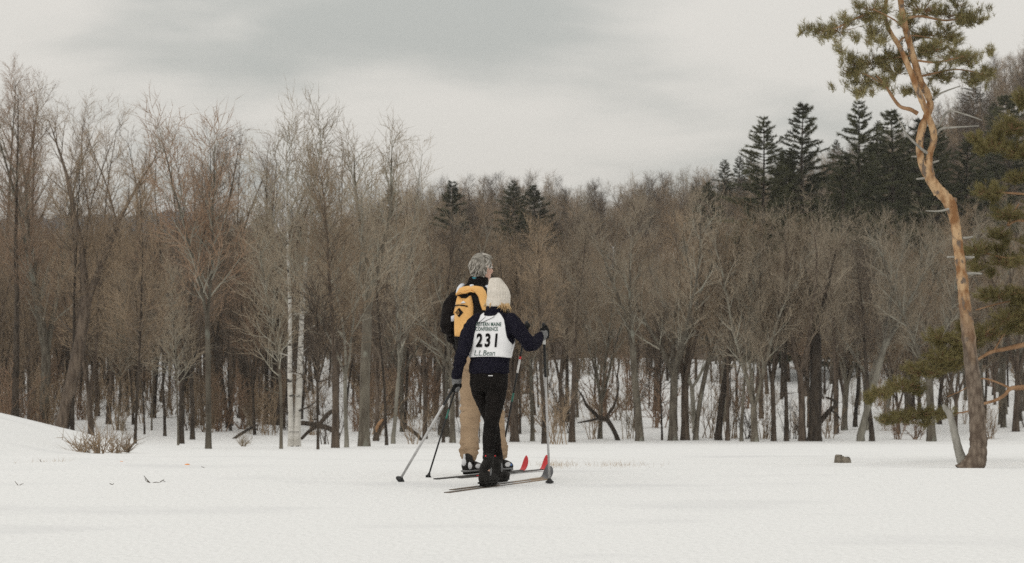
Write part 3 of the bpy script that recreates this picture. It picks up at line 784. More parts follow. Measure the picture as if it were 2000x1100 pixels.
DP = 28.0
pb = P(1898, 914, DP)
pine = empty('pine_tree', (pb.x, DP, gz(pb.x, DP)), 'tall crooked orange barked pine with two twisting stems standing in the snow on the right', 'tree')
low = stem(DP, [(1890, 926, 62), (1899, 912, 56), (1908, 893, 44), (1911, 868, 38), (1910, 840, 36), (1907, 800, 34), (1903, 760, 33), (1897, 710, 31), (1892, 660, 30), (1886, 610, 27), (1881, 560, 25), (1876, 515, 23), (1871, 480, 22), (1867, 445, 22), (1861, 415, 24), (1853, 394, 27), (1841, 380, 27), (1831, 369, 25), (1821, 355, 22), (1812, 338, 20), (1806, 323, 19)], 14, 1, slim=.9)
sa = stem(DP, [(1832, 378, 20), (1812, 345, 19), (1800, 318, 18), (1796, 280, 18), (1801, 250, 18, .02), (1810, 228, 17, .06), (1817, 206, 16, .08), (1811, 183, 18, .06), (1797, 157, 17), (1787, 122, 16), (1777, 87, 16), (1766, 44, 15), (1759, 0, 14), (1756, -60, 12), (1762, -130, 10), (1758, -200, 8), (1765, -280, 4)], 10, 2, slim=.85)
sb = stem(DP, [(1828, 368, 18), (1819, 345, 17), (1815, 318, 16), (1816, 300, 16), (1823, 279, 16, -.02), (1823, 257, 16, -.07), (1813, 228, 15, -.1), (1801, 197, 15, -.1), (1787, 162, 14, -.08), (1773, 127, 13, -.05), (1757, 92, 12), (1736, 57, 10), (1728, 26, 9), (1731, 0, 8), (1736, -50, 7), (1730, -120, 5)], 10, 3, slim=.85)
burl = stem(DP, [(1856, 404, 10), (1861, 394, 20), (1868, 388, 5)], 10, 4, slim=.9)
link('trunk', tubes('trunk', [low, sa, sb, burl]), M['pine_orange'], pine, True)
dead = stem(DP, [(1893, 918, 30, .05), (1884, 908, 24, .05), (1875, 888, 19, .05), (1868, 862, 16, .05), (1862, 835, 14, .08), (1855, 810, 13, .1), (1846, 797, 10, .12), (1842, 790, 4, .12)], 9, 5)
link('dead_stem', tubes('dead_stem', [dead]), M['dead_grey'], pine, True)['label'] = 'grey dead stem broken off at the foot'
rng = random.Random(77)
BR = [  # live branches of the crown: control points and widths
 [(1792, 222, 9), (1778, 214, 8), (1758, 208, 7, .1), (1742, 188, 6, .1), (1730, 168, 5, .1), (1712, 148, 3, .1)],
 [(1730, 168, 4, .1), (1700, 150, 3, .15), (1668, 138, 2, .2)],
 [(1728, 28, 6), (1700, 27, 5, -.1), (1672, 36, 4, -.2), (1640, 52, 3, -.3), (1612, 60, 2, -.3)],
 [(1752, 88, 5), (1765, 74, 4), (1790, 70, 3, .2), (1830, 78, 2, .3)],
 [(1772, 36, 6), (1800, 32, 5, .1), (1845, 40, 4, .2), (1890, 35, 2, .2)],
 [(1790, 118, 5), (1822, 122, 4, -.1), (1850, 118, 3, -.2), (1890, 108, 2, -.2)],
 [(1796, 150, 5), (1830, 142, 4, .2), (1872, 136, 3, .3), (1925, 146, 2, .35)],
 [(1784, 108, 4), (1755, 112, 3, .2), (1715, 118, 2, .3)],
 [(1762, -40, 5), (1800, -50, 4, .2), (1850, -40, 3, .3)],
 [(1732, -30, 5), (1700, -45, 4, -.2), (1660, -30, 3, -.3)],
 [(1760, -140, 4), (1790, -170, 3, .2), (1820, -175, 2, .2)],
 [(1732, -100, 4), (1700, -130, 3, .1), (1680, -150, 2, .1)],
 [(1768, 60, 4), (1748, 40, 3, -.3), (1706, 18, 2, -.4)],
]
for i, b in enumerate(BR): link('branch', tubes('branch', [stem(DP, b, 6, 20 + i, lump=.03)]), M['branch_orange'], pine, True)
DB = [[(1820, 256, 7), (1834, 244, 5, -.1), (1852, 218, 4, -.2), (1880, 222, 3, -.3), (1918, 235, 2, -.3)],
      [(1826, 266, 7), (1838, 252, 5, -.1), (1862, 249, 4, -.2), (1912, 246, 2, -.3)],
      [(1812, 300, 7), (1796, 288, 5, -.1), (1772, 264, 4, -.15), (1762, 246, 3, -.2), (1752, 228, 1.5, -.2)],
      [(1822, 195, 5), (1838, 182, 4, .1), (1876, 168, 2, .2)],
      [(1864, 404, 6), (1838, 412, 4, -.1), (1808, 412, 2, -.15)],
      [(1880, 465, 5), (1893, 464, 4), (1900, 462, 3)], [(1876, 502, 6), (1896, 503, 5), (1903, 502, 3)], [(1886, 535, 6), (1905, 534, 5), (1918, 535, 3)], [(1872, 502, 5), (1850, 502, 3)],
      [(1806, 348, 5), (1790, 350, 3)], [(1796, 306, 4), (1780, 306, 3)], [(1820, 318, 5), (1834, 314, 3)]]
for i, b in enumerate(DB): link('dead_branch', tubes('dead_branch', [stem(DP, b, 6, 60 + i, lump=.03)]), M['dead_grey'], pine, True)
CL = [(1640, 52, 42, 22, -.3), (1612, 60, 28, 16, -.3), (1595, 58, 12, 8, -.3), (1702, 14, 44, 22, -.3), (1690, 32, 25, 12, -.2), (1800, 14, 50, 24, .1), (1845, 24, 35, 18, .2), (1888, 32, 36, 18, .2), (1912, 36, 16, 9, .2),
      (1845, 70, 45, 16, .3), (1808, 62, 30, 18, .3), (1822, 92, 40, 14, -.1), (1705, 62, 22, 20, -.2), (1722, 78, 18, 12, -.2), (1704, 118, 44, 20, .3), (1672, 126, 26, 16, .2), (1656, 138, 16, 12, .2), (1748, 134, 30, 20, .2), (1690, 154, 30, 16, .15), (1726, 158, 26, 14, .1),
      (1866, 108, 46, 15, -.2), (1896, 118, 20, 10, -.2), (1828, 142, 40, 16, .2), (1848, 152, 22, 10, .2), (1915, 145, 34, 11, .35), (1900, 158, 22, 8, .35), (1802, 100, 24, 14, .1), (1764, 112, 26, 22, .3), (1676, 176, 22, 10, .1), (1770, 176, 20, 9, .2), (1660, 112, 14, 8, .2), (1935, 96, 10, 5, 0), (1772, 40, 24, 24, .3),
      (1800, -20, 60, 24, .1), (1860, -40, 40, 20, .3), (1700, -24, 46, 20, -.2), (1655, -32, 30, 14, -.3), (1750, -80, 60, 26, 0), (1810, -110, 40, 20, .2), (1700, -130, 40, 20, .1), (1815, -176, 34, 16, .2), (1760, -190, 50, 26, 0), (1764, -262, 30, 26, 0), (1684, -156, 24, 14, .1)]
CL2 = [(c[0], c[1], c[2] * 1.08, c[3] * 1.0, c[4] + .12) for c in CL] + [(c[0] + rng.gauss(0, c[2] * .9), c[1] + rng.gauss(0, c[3] * 1.1), c[2] * .32, c[3] * .4, *c[4:]) for c in CL for _ in range(3)]
T, sp = tuft_cloud(rng, DP, CL2, 4.5)
link('twigs', tubes('twigs', T), M['branch_orange'], pine, True)
link('needles', spikes('needles', *sp), M['needle_pine'], pine, True)

# the second pine, whose trunk stands outside the frame
DQ = 31.0
qx = (2140 - 1000) / F * DQ
pine2 = empty('pine_tree', (qx, DQ, gz(qx, DQ)), 'olive green pine boughs reaching in from the right edge behind the orange pine', 'tree')
link('trunk', tubes('trunk', [stem(DQ, [(2140, 918, 60), (2142, 880, 46), (2138, 700, 42), (2146, 500, 38), (2140, 300, 30), (2146, 100, 22), (2140, -100, 14), (2144, -260, 4)], 12, 9)]), M['pine_orange'], pine2, True)
BQ = [[(2138, 640, 14), (2060, 660, 12), (1998, 674, 10), (1962, 682, 8), (1935, 688, 7), (1905, 704, 5, .1), (1857, 718, 3, .2), (1800, 735, 2, .2)],
      [(1940, 687, 4), (1956, 660, 3), (1966, 645, 2)],
      [(2138, 735, 14), (2050, 752, 12), (1998, 757, 10), (1974, 759, 8), (1962, 772, 7), (1944, 782, 6), (1918, 790, 5, .1), (1880, 806, 3, .2), (1800, 808, 2, .3)],
      [(1975, 760, 5), (1950, 748, 4, -.1), (1915, 740, 3, -.1), (1880, 762, 2, .1), (1850, 775, 1.5, .2)],
      [(2140, 560, 12), (2060, 590, 9), (1990, 612, 6), (1930, 648, 4, .1), (1860, 668, 2, .2)],
      [(2144, 470, 11), (2060, 480, 8), (1985, 505, 5), (1915, 492, 3)],
      [(2142, 420, 10), (2060, 440, 8), (1990, 430, 6), (1968, 440, 4), (1990, 398, 3)],
      [(2140, 300, 9), (2050, 300, 7), (1960, 290, 4), (1905, 272, 2)],
      [(2142, 240, 8), (2060, 250, 6), (1985, 240, 3)],
      [(2142, 380, 9), (2050, 382, 6), (1930, 374, 3)],
      [(2140, 590, 9), (2040, 575, 7), (1945, 575, 3)],
      [(2144, 640, 8), (2040, 600, 6), (1980, 588, 4), (1905, 606, 2)]]
for i, b in enumerate(BQ): link('branch', tubes('branch', [stem(DQ, b, 6, 120 + i, lump=.04)]), M['branch_orange'], pine2, True)
CQ = [(1838, 656, 34, 12, .2), (1842, 696, 42, 16, .2), (1804, 722, 42, 15, .2), (1768, 750, 36, 13, .2), (1728, 766, 24, 10, .2), (1704, 770, 12, 6, .2), (1770, 814, 36, 10, .3), (1734, 818, 22, 7, .3), (1800, 804, 34, 8, .3), (1845, 806, 24, 7, .2),
      (1932, 648, 42, 16, .1), (1890, 664, 38, 15, .15), (1975, 618, 40, 16), (2015, 600, 40, 18), (1875, 684, 28, 12, .2), (1860, 712, 24, 10, .2), (1909, 486, 28, 12), (1965, 508, 38, 14), (1940, 574, 40, 11), (1995, 570, 34, 12), (1975, 245, 34, 18), (1936, 280, 34, 14), (1985, 292, 34, 16), (1930, 372, 32, 12), (1966, 416, 34, 12), (1992, 190, 16, 14), (1905, 268, 16, 8),
      (2040, 480, 50, 20), (2050, 300, 50, 24), (2060, 400, 50, 20), (2070, 640, 40, 20), (2190, 400, 60, 30), (2190, 250, 60, 30), (2180, 600, 60, 30), (2150, 60, 60, 40), (2150, -120, 50, 40), (2145, -220, 30, 30), (2090, 160, 50, 24), (2200, 120, 50, 30), (1985, 345, 28, 10), (1950, 455, 24, 8), (1990, 640, 24, 10), (1905, 520, 18, 7)]
CQ2 = [(c[0], c[1], c[2] * 1.15, c[3] * 1.35, *c[4:]) for c in CQ] + [(c[0] + rng.gauss(0, c[2] * .9), c[1] + rng.gauss(0, c[3] * 1.1), c[2] * .4, c[3] * .5, *c[4:]) for c in CQ]
T, sp = tuft_cloud(rng, DQ, CQ2, 10, (.045, .08), nn=17)
link('twigs', tubes('twigs', T), M['branch_orange'], pine2, True)
link('needles', spikes('needles', *sp), M['needle_olive'], pine2, True)

# ------------------------------------------------------------------ dead wood, stump, stems in the snow
def lump_mesh(name, c, rx, ry, rz, seed, flat=.75, amp=.16):
    rng = random.Random(seed)
    bm = bmesh.new(); bmesh.ops.create_icosphere(bm, subdivisions=4, radius=1)
    off = Vector((seed * 3.1, 1.7, 5))
    for v in bm.verts:
        n = noise.fractal(v.co * 1.6 + off, 1, 2, 4) * amp
        q = v.co * (1 + n); q.z = min(q.z, flat + .1 * n)
        v.co = Vector((q.x * rx, q.y * ry, q.z * rz)) + c
    for f in bm.faces: f.smooth = True
    me = bpy.data.meshes.new(name); bm.to_mesh(me); bm.free()
    return me
b = gp(1645, 904)
sroot = empty('tree_stump', b, 'low grey stump sticking out of the snow before the right wood', 'stump')
k_ = 1 / F * b.y
bm = bmesh.new()
rng = random.Random(4)
rows = []
for zi, (z, rr) in enumerate(((-4, 17), (3, 16), (7, 15.2), (11, 14.4), (13, 12.5), (13.5, 7), (12.8, 0.01))):
    rows.append([bm.verts.new(Vector((math.cos(a) * rr * (1 + .10 * math.sin(3 * a + 1) + .05 * math.sin(11 * a)) * k_, math.sin(a) * rr * .9 * (1 + .08 * math.sin(5 * a)) * k_, (z - (2.5 * math.cos(a) if z > 8 else 0) + rng.gauss(0, .3)) * k_)) + b) for a in [i * 2 * math.pi / 28 for i in range(28)]])
for r0, r1 in zip(rows, rows[1:]):
    for i in range(28): bm.faces.new((r0[i], r0[(i + 1) % 28], r1[(i + 1) % 28], r1[i]))
me = bpy.data.meshes.new('body'); bm.to_mesh(me); bm.free()
link('body', me, M['stump_wood'], sroot, True)
link('snow_cap', lump_mesh('snow_cap', b + Vector((2 * k_, 0, 12.6 * k_)), 9 * k_, 10 * k_, 1.6 * k_, 3, 1, .3), M['snow'], sroot, True)

def dead_thing(name, label, cat, D, parts, m='bark_dark'):
    x0 = parts[0][1][0]
    base = P(x0[0], x0[1], D)
    root = empty(name, base, label, cat)
    for pn, ctrl, *mm in parts:
        link(pn, tubes(pn, [stem(D, ctrl, 8, hash(len(ctrl)) % 7)]), M[mm[0] if mm else m], root, True)
    return root
dead_thing('dead_tree', 'black bent dead tree arching to the left over the snow right of the skiers', 'tree', 102,
           [('trunk', [(1209, 868, 11), (1203, 850, 9), (1194, 832, 9), (1184, 819, 9), (1172, 817, 8), (1160, 806, 7), (1146, 792, 6), (1138, 775, 4), (1128, 760, 2)]),
            ('limb', [(1182, 820, 8), (1190, 806, 6), (1200, 790, 5), (1208, 760, 3), (1206, 730, 2)]), ('limb', [(1170, 817, 5), (1150, 822, 4), (1128, 826, 2)])])
dead_thing('fallen_log', 'dark fallen log lying slanted across the wood edge right of the birches', 'log', 101,
           [('trunk', [(585, 826, 9), (605, 828, 10), (625, 832, 11), (645, 838, 10), (662, 850, 9)]), ('limb', [(588, 858, 6), (604, 842, 7), (622, 830, 8), (642, 808, 9), (656, 800, 5)]), ('limb', [(590, 800, 3), (604, 794, 3), (622, 780, 2)])])
dead_thing('fallen_limb', 'broken dark limb slanting down to the snow left of the ski poles', 'log', 102,
           [('trunk', [(782, 826, 5), (800, 838, 7), (815, 850, 7), (826, 864, 6)])])
dead_thing('fallen_limb', 'thin dark fallen limb slanting between trunks left of the birches', 'log', 104,
           [('trunk', [(455, 858, 5), (470, 848, 6), (490, 836, 5), (502, 830, 3)])])
dead_thing('crooked_limb', 'crooked dead limb propped beside the hollow black trunk', 'log', 101,
           [('trunk', [(1588, 838, 12), (1600, 826, 11), (1612, 812, 10), (1622, 800, 8), (1632, 792, 8), (1628, 782, 5), (1612, 776, 3)]), ('limb', [(1622, 800, 4), (1636, 812, 3), (1642, 820, 2)])])
dead_thing('broken_stump', 'broken stump with torn orange wood facing the field left of the skiers', 'stump', 101,
           [('trunk', [(734, 862, 14), (736, 848, 13), (740, 836, 12), (748, 822, 10), (752, 815, 4)], 'bark_brown'), ('torn_wood', [(735, 844, 3, -.25), (736, 836, 6, -.25), (741, 827, 7, -.25), (748, 819, 3, -.25)], 'orange_wood')])

def twig_thing(label, px, by, sticks, m='twig_dark'):
    b = gp(px, by)
    root = empty('dead_stalks', b, label, 'twigs')
    T = [stem(b.y, s, 5, 3, lump=0) for s in sticks]
    link('stalks', tubes('stalks', T), M[m], root, True)
twig_thing('two bare forked twigs sticking out of the snow in the left field', 289, 943, [[(294, 944, 2.4), (288, 938, 2), (281, 929, 1)], [(291, 942, 2), (285, 939, 1.2), (283, 934, .8)], [(297, 944, 2.2), (305, 942, 1.4), (312, 943, .8)]])
twig_thing('single bare twig beside the forked twigs in the left field', 317, 942, [[(312, 943, 2.2), (317, 939, 1.6), (323, 941, 1)], [(317, 939, 1.2), (321, 936, .7)]])
twig_thing('small twig poking out of the snow at the far left of the field', 34, 948, [[(36, 949, 2), (33, 945, 1.4), (29, 940, .8)], [(38, 948, 1.6), (46, 944, .8)]])
twig_thing('few wiry stalks in a snow hollow left of the thicket', 82, 906, [[(84, 906, 2), (80, 902, 1.4), (78, 897, .8)], [(82, 906, 1.6), (74, 903, .8)], [(86, 906, 1.6), (92, 904, .8)]])
twig_thing('tiny stalk in the snow between the left twigs and the wood', 217, 947, [[(219, 947, 2), (214, 944, 1)], [(220, 947, 1.6), (222, 944, .8)]])
twig_thing('thin stalk in the snow far behind the left twigs', 399, 914, [[(402, 915, 1.6), (397, 913, 1), (393, 911, .8)]])
M['dead_grass'] = mat('dead_grass', (0.36, 0.28, 0.20), .9, (0.50, 0.42, 0.33), 4)
def grass(label, px, by, wpx, n, seed):
    b = gp(px, by); rng = random.Random(seed)
    P0, Dv, Ln, Rd = [], [], [], []
    for i in range(n):
        x = b.x + rng.gauss(0, .33) * wpx / F * b.y; y = b.y + rng.gauss(0, .5)
        P0.append((x, y, gz(x, y) - .01)); Dv.append((rng.gauss(0, .5), rng.gauss(0, .5), .8)); Ln.append(rng.uniform(.03, .11)); Rd.append(.0016)
    o = link('grass_tuft', spikes('grass_tuft', P0, Dv, Ln, Rd), M['dead_grass'])
    tag(o, label, kind='stuff')
grass('pale dry grass poking through the snow behind the red ski tips', 1085, 910, 60, 170, 1)
grass('faint line of dry grass in the snow right of the skiers', 1205, 910, 110, 130, 2)
grass('sparse dry grass in the snow left of the thicket', 85, 905, 60, 60, 3)
# an orange marker on the snow behind the skiers, and two orange leaves
M['orange'] = mat('orange_marker', (0.75, 0.26, 0.05), .6, (0.85, 0.34, 0.09), 6)
b = gp(936, 866)
mk = empty('trail_marker', b, 'small orange trail marker on a thin stake glimpsed between the khaki legs', 'marker')
link('stake', tubes('stake', [stem(b.y, [(936, 868, 3), (936, 845, 3), (936, 818, 3)], 6, 1, lump=0)]), M['bark_brown'], mk, True)
bm = bmesh.new(); k_ = b.y / F
fv = [(933, 816), (938.5, 822), (933, 829)]
for d in (-.03, .03): pass
va = [bm.verts.new(P(x, y, b.y - .1)) for x, y in fv]; vb = [bm.verts.new(P(x, y, b.y - .07)) for x, y in fv]
bm.faces.new(va); bm.faces.new(vb[::-1])
for i in range(3): bm.faces.new((va[i], vb[i], vb[(i + 1) % 3], va[(i + 1) % 3]))
bmesh.ops.recalc_face_normals(bm, faces=bm.faces)
me = bpy.data.meshes.new('flag'); bm.to_mesh(me); bm.free(); link('flag', me, M['orange'], mk, True)
for px, py, lab in ((237, 903, 'tiny orange leaf on the snow below the thin pole by the thicket'), (366, 908, 'tiny orange leaf on the snow below the grey lichened tree')):
    b = gp(px, py); me = lump_mesh('fallen_leaf', Vector((0, 0, 0)), .022, .03, .012, px, 1, .3)
    o = link('fallen_leaf', me, M['orange']); o.location = b; tag(o, lab, 'leaf', 'orange leaves fallen on the snow')

# ------------------------------------------------------------------ people
class Solid:
    def __init__(s): s.V, s.F = [], []
    def add(s, V, Fc):
        o = len(s.V); s.V += [tuple(v) for v in V]; s.F += [tuple(i + o for i in f) for f in Fc]
    def rings(s, rows):
        n = len(rows[0]); V = [v for r in rows for v in r]; Fc = []
        for i in range(len(rows) - 1):
            for j in range(n):
                a = i * n + j; b = i * n + (j + 1) % n
                Fc.append((a, b, b + n, a + n))
        Fc.append(tuple(range(n))[::-1]); Fc.append(tuple((len(rows) - 1) * n + j for j in range(n)))
        s.add(V, Fc)
    def chain(s, ctrl, sub=5, n=14, grow_=0.0, flat=None):
        """rounded limb through (point, radius)"""
        p, r = smooth_path([(Vector(a), b + grow_) for a, b in ctrl], sub)
        t0 = (p[1] - p[0]).normalized(); t1 = (p[-1] - p[-2]).normalized()
        pre = [(p[0] - t0 * r[0] * math.sin(a), r[0] * math.cos(a)) for a in (1.45, 1.1, .7, .35)]
        post = [(p[-1] + t1 * r[-1] * math.sin(a), r[-1] * math.cos(a)) for a in (.35, .7, 1.1, 1.45)]
        seq = pre + list(zip(p, r)) + post
        pts = [q[0] for q in seq]
        rows = []; u = None
        for i, (c, rad) in enumerate(seq):
            t = (pts[min(i + 1, len(pts) - 1)] - pts[max(i - 1, 0)]).normalized()
            if u is None: u = t.orthogonal().normalized() if flat is None else (Vector(flat[0]) - t * t.dot(Vector(flat[0]))).normalized()
            u = (u - t * t.dot(u)).normalized(); v = t.cross(u)
            fu = 1 if flat is None else flat[1]
            rows.append([c + u * (math.cos(2 * math.pi * k / n) * rad * fu) + v * (math.sin(2 * math.pi * k / n) * rad) for k in range(n)])
        s.rings(rows)
    def loft(s, rows, n=28, ex=2.4, grow_=0.0):
        """rows: centre, half-width vector, half-depth vector"""
        out_ = []
        for c, ax, ay in rows:
            ax = ax * (1 + grow_ / max(ax.length, 1e-5)); ay = ay * (1 + grow_ / max(ay.length, 1e-5))
            ring = []
            for k in range(n):
                a = 2 * math.pi * k / n; ca, sa_ = math.cos(a), math.sin(a)
                ring.append(c + ax * (math.copysign(abs(ca) ** (2 / ex), ca)) + ay * (math.copysign(abs(sa_) ** (2 / ex), sa_)))
            out_.append(ring)
        s.rings(out_)
    def ball(s, c, ax, ay, az, n=18, m=12):
        rows = []
        for i in range(1, m):
            th = math.pi * i / m
            rows.append([c + az * math.cos(th) + (ax * math.cos(2 * math.pi * k / n) + ay * math.sin(2 * math.pi * k / n)) * math.sin(th) for k in range(n)])
        s.rings(rows)
    def mesh(s, name):
        me = bpy.data.meshes.new(name); me.from_pydata(s.V, [], s.F); me.update()
        bm = bmesh.new(); bm.from_mesh(me); bmesh.ops.recalc_face_normals(bm, faces=bm.faces); bm.to_mesh(me); bm.free()
        return me
    def fused(s, name, voxel=.008, smooth=4):
        me = s.mesh(name + '_raw'); o = bpy.data.objects.new('raw', me); COL.objects.link(o)
        r = o.modifiers.new('r', 'REMESH'); r.mode = 'VOXEL'; r.voxel_size = voxel; r.use_smooth_shade = True
        if smooth:
            k = o.modifiers.new('s', 'SMOOTH'); k.factor = .5; k.iterations = smooth
        dg = bpy.context.evaluated_depsgraph_get()
        res = bpy.data.meshes.new_from_object(o.evaluated_get(dg)); res.name = name
        bpy.data.objects.remove(o); bpy.data.meshes.remove(me)
        res.polygons.foreach_set('use_smooth', np.ones(len(res.polygons), dtype=bool))
        return res

def wrinkle(me, amp, sx, sy, sz, seed=0, mask=None):
    """cloth folds: push the surface in and out along its normals"""
    me.update()
    o = Vector((seed * 7.3, seed * 1.9, seed * 4.1))
    nn = [v.normal.copy() for v in me.vertices]
    for v, n in zip(me.vertices, nn):
        k = amp if mask is None else amp * mask(v.co)
        if k:
            q = Vector((v.co.x * sx, v.co.y * sy, v.co.z * sz)) + o
            h = noise.noise(q + Vector((0, 0, 1.5 * noise.noise(q * .5))))
            v.co = v.co + n * (k * (1 - 2.2 * abs(h)))
    me.update()

class Fig:
    def __init__(s, D, yaw):
        s.D = D; s.R = Vector((math.cos(yaw), -math.sin(yaw), 0)); s.F = Vector((math.sin(yaw), math.cos(yaw), 0)); s.U = Vector((0, 0, 1))
    def p(s, px, py, d=0.0): return P(px, py, s.D + d)
    def row(s, px, py, a, b, d=0.0, R_=None, F_=None):
        return (s.p(px, py, d), (R_ or s.R) * a, (F_ or s.F) * b)

def hand(S_, c, axis_, back, side, grow_=0.0, curl=3.6, rg=.013):
    """hand closed round a grip: palm on the 'back' side of the grip, four unequal fingers wrapped round it, thumb closing from the top the other way.
    axis_: along the grip towards the thumb; back: from the grip to the palm; side: +1 / -1 sets the way the fingers wrap"""
    axis_ = axis_.normalized(); back = (back - axis_ * back.dot(axis_)).normalized(); w_ = axis_.cross(back) * side
    pc = c + back * (rg + .016)
    rows = []
    for t, a, b in ((-.046, .016, .006), (-.042, .028, .012), (-.02, .034, .0155), (.012, .035, .016), (.034, .031, .015), (.046, .020, .010)):
        rows.append((pc + axis_ * t, w_ * a, back * b))
    S_.loft(rows, 16, 2.4, grow_)
    fr = (.0082, .0092, .0096, .0090)
    for i in range(4):
        h = -.033 + i * .0215
        L_ = (.80, .95, 1.0, .93)[i]
        ctrl = []
        for k in range(7):
            a = -.75 + (curl * L_) * k / 6
            rad = rg + .010 + (.004 if k == 2 else 0)
            ctrl.append((c + axis_ * (h + .004 * math.sin(k)) + back * (math.cos(a) * rad) + w_ * (math.sin(a) * rad), fr[i] * (1 - .06 * k)))
        S_.chain(ctrl, 3, 10, grow_)
    th = []
    for k in range(5):
        a = -.5 - .62 * k
        rad = rg + .012
        th.append((c + axis_ * (.020 + .011 * k) + back * (math.cos(a) * rad * (1.2 if k == 0 else 1)) + w_ * (math.sin(a) * rad), .0115 - .0011 * k))
    S_.chain(th, 3, 10, grow_)

# materials of the clothes
M['skin'] = mat('skin', (0.55, 0.33, 0.25), .55, (0.62, 0.40, 0.31), 9)
M['eye'] = mat('eye_white', (0.75, 0.74, 0.72), .3); M['iris'] = mat('iris', (0.06, 0.05, 0.04), .3)
M['lips'] = mat('lips', (0.45, 0.20, 0.17), .5)
M['navy'] = mat('navy_fleece', (0.0080, 0.0076, 0.0130), .95, (0.0165, 0.0155, 0.025), 60, 4, .5, 160, spec=.05)
M['tights'] = mat('black_tights', (0.0075, 0.0065, 0.006), .75, (0.013, 0.011, 0.010), 20, 3, .15, 90, spec=.06)
M['black_jacket'] = mat('black_jacket', (0.008, 0.0065, 0.0065), .85, (0.014, 0.012, 0.0115), 12, 3, .2, 60, spec=.08)
M['khaki'] = mat('khaki_cloth', (0.28, 0.195, 0.123), .9, (0.36, 0.257, 0.165), 6, 5, .3, 120)
M['bib'] = mat('bib_cloth', (0.74, 0.74, 0.755), .85, (0.80, 0.80, 0.81), 14, 4, .25, 70)
M['print_black'] = mat('print_black', (0.009, 0.008, 0.008), .9, spec=.05); M['print_green'] = mat('print_green', (0.035, 0.075, 0.06), .8)
M['print_white'] = mat('print_white', (0.62, 0.62, 0.62), .7)
M['knit'] = mat('cream_knit', (0.63, 0.58, 0.51), .95, (0.71, 0.66, 0.59), 45, 4, .5, 120, (1, 1, .55))
M['blond'] = mat('blond_hair', (0.45, 0.29, 0.13), .6, (0.68, 0.49, 0.27), 40, 3, stretch=(1, 1, .2))
M['grey_hair'] = mat('grey_hair', (0.10, 0.087, 0.07), .6, (0.30, 0.28, 0.245), 26, 4, .3, 60, (1, 1, .3), lo=.38, hi=.62)
M['boot_black'] = mat('boot_black', (0.010, 0.009, 0.008), .7, (0.024, 0.022, 0.020), 18, 4, .3, 60, spec=.12)
M['boot_grey'] = mat('boot_grey', (0.17, 0.17, 0.17), .6); M['boot_white'] = mat('boot_white', (0.55, 0.55, 0.56), .55, (0.66, 0.66, 0.67), 12)
M['red'] = mat('red_paint', (0.55, 0.035, 0.04), .35, (0.64, 0.05, 0.055), 8); M['blue'] = mat('blue_patch', (0.05, 0.13, 0.32), .5)
M['teal'] = mat('teal_cloth', (0.03, 0.19, 0.25), .85, (0.05, 0.25, 0.31), 20)
M['glove_black'] = mat('glove_black', (0.007, 0.007, 0.007), .8, (0.016, 0.016, 0.016), 30, 3, .3, 80, spec=.1); M['glove_grey'] = mat('glove_grey', (0.12, 0.12, 0.12), .9, (0.20, 0.20, 0.20), 40, 3, .5, 90)
M['pack_yellow'] = mat('pack_yellow', (0.72, 0.405, 0.135), .8, (0.80, 0.47, 0.18), 14, 5, .35, 90); M['pack_black'] = mat('pack_black', (0.009, 0.0075, 0.0075), .85, (0.015, 0.0135, 0.013), 20, 3, .2, 80, spec=.08)
M['strap_white'] = mat('strap_white', (0.58, 0.60, 0.66), .8, (0.68, 0.70, 0.74), 15)
M['ski_dark'] = mat('ski_dark', (0.028, 0.026, 0.025), .4, (0.06, 0.055, 0.05), 12); M['ski_tan'] = mat('ski_tan', (0.25, 0.17, 0.11), .45, (0.34, 0.25, 0.17), 8); M['ski_grey'] = mat('ski_grey', (0.085, 0.085, 0.09), .4, (0.13, 0.13, 0.135), 10)
M['ski_body'] = mat('ski_body', (0.075, 0.065, 0.055), .45, (0.16, 0.12, 0.09), 5)
M['pole_silver'] = mat('pole_silver', (0.42, 0.415, 0.41), .4, (0.52, 0.515, 0.51), 12, metal=.25); M['pole_black'] = mat('pole_black', (0.014, 0.014, 0.014), .4); M['pole_white'] = mat('pole_white', (0.62, 0.62, 0.61), .4)
M['pole_teal'] = mat('pole_teal', (0.03, 0.13, 0.10), .4)

def plain(name, S_, m, parent, label=None):
    o = link(name, S_.mesh(name), m, parent, True)
    o.data.polygons.foreach_set('use_smooth', np.ones(len(o.data.polygons), dtype=bool))
    if label: o['label'] = label
    return o

def face_features(S_, hc, FR, FF, FU, k=1.0):
    """brow, nose, lips, chin and ears pushed out of the skull, in the head's own frame"""
    S_.ball(hc + FF * .088 * k + FU * .000, FR * .012, FF * .014, FU * .026, 10, 8)                # bridge of the nose
    S_.ball(hc + FF * .104 * k - FU * .024, FR * .015, FF * .017, FU * .013, 10, 8)                # tip of the nose
    for s_ in (-1, 1):
        S_.ball(hc + FF * .080 * k + FU * .030 + FR * .030 * s_, FR * .028, FF * .014, FU * .009, 10, 8)   # brow
        S_.ball(hc + FF * .070 * k - FU * .025 + FR * .042 * s_, FR * .022, FF * .020, FU * .022, 10, 8)   # cheekbone
        S_.ball(hc - FF * .004 + FR * .078 * s_ - FU * .004, FR * .010, FF * .019, FU * .032, 10, 8)       # ear
        S_.ball(hc - FF * .012 + FR * .086 * s_ + FU * .006, FR * .006, FF * .016, FU * .022, 10, 8)
    S_.ball(hc + FF * .083 * k - FU * .092, FR * .026, FF * .018, FU * .018, 10, 8)                # chin
    S_.ball(hc + FF * .086 * k - FU * .058, FR * .026, FF * .012, FU * .010, 10, 8)                # mouth
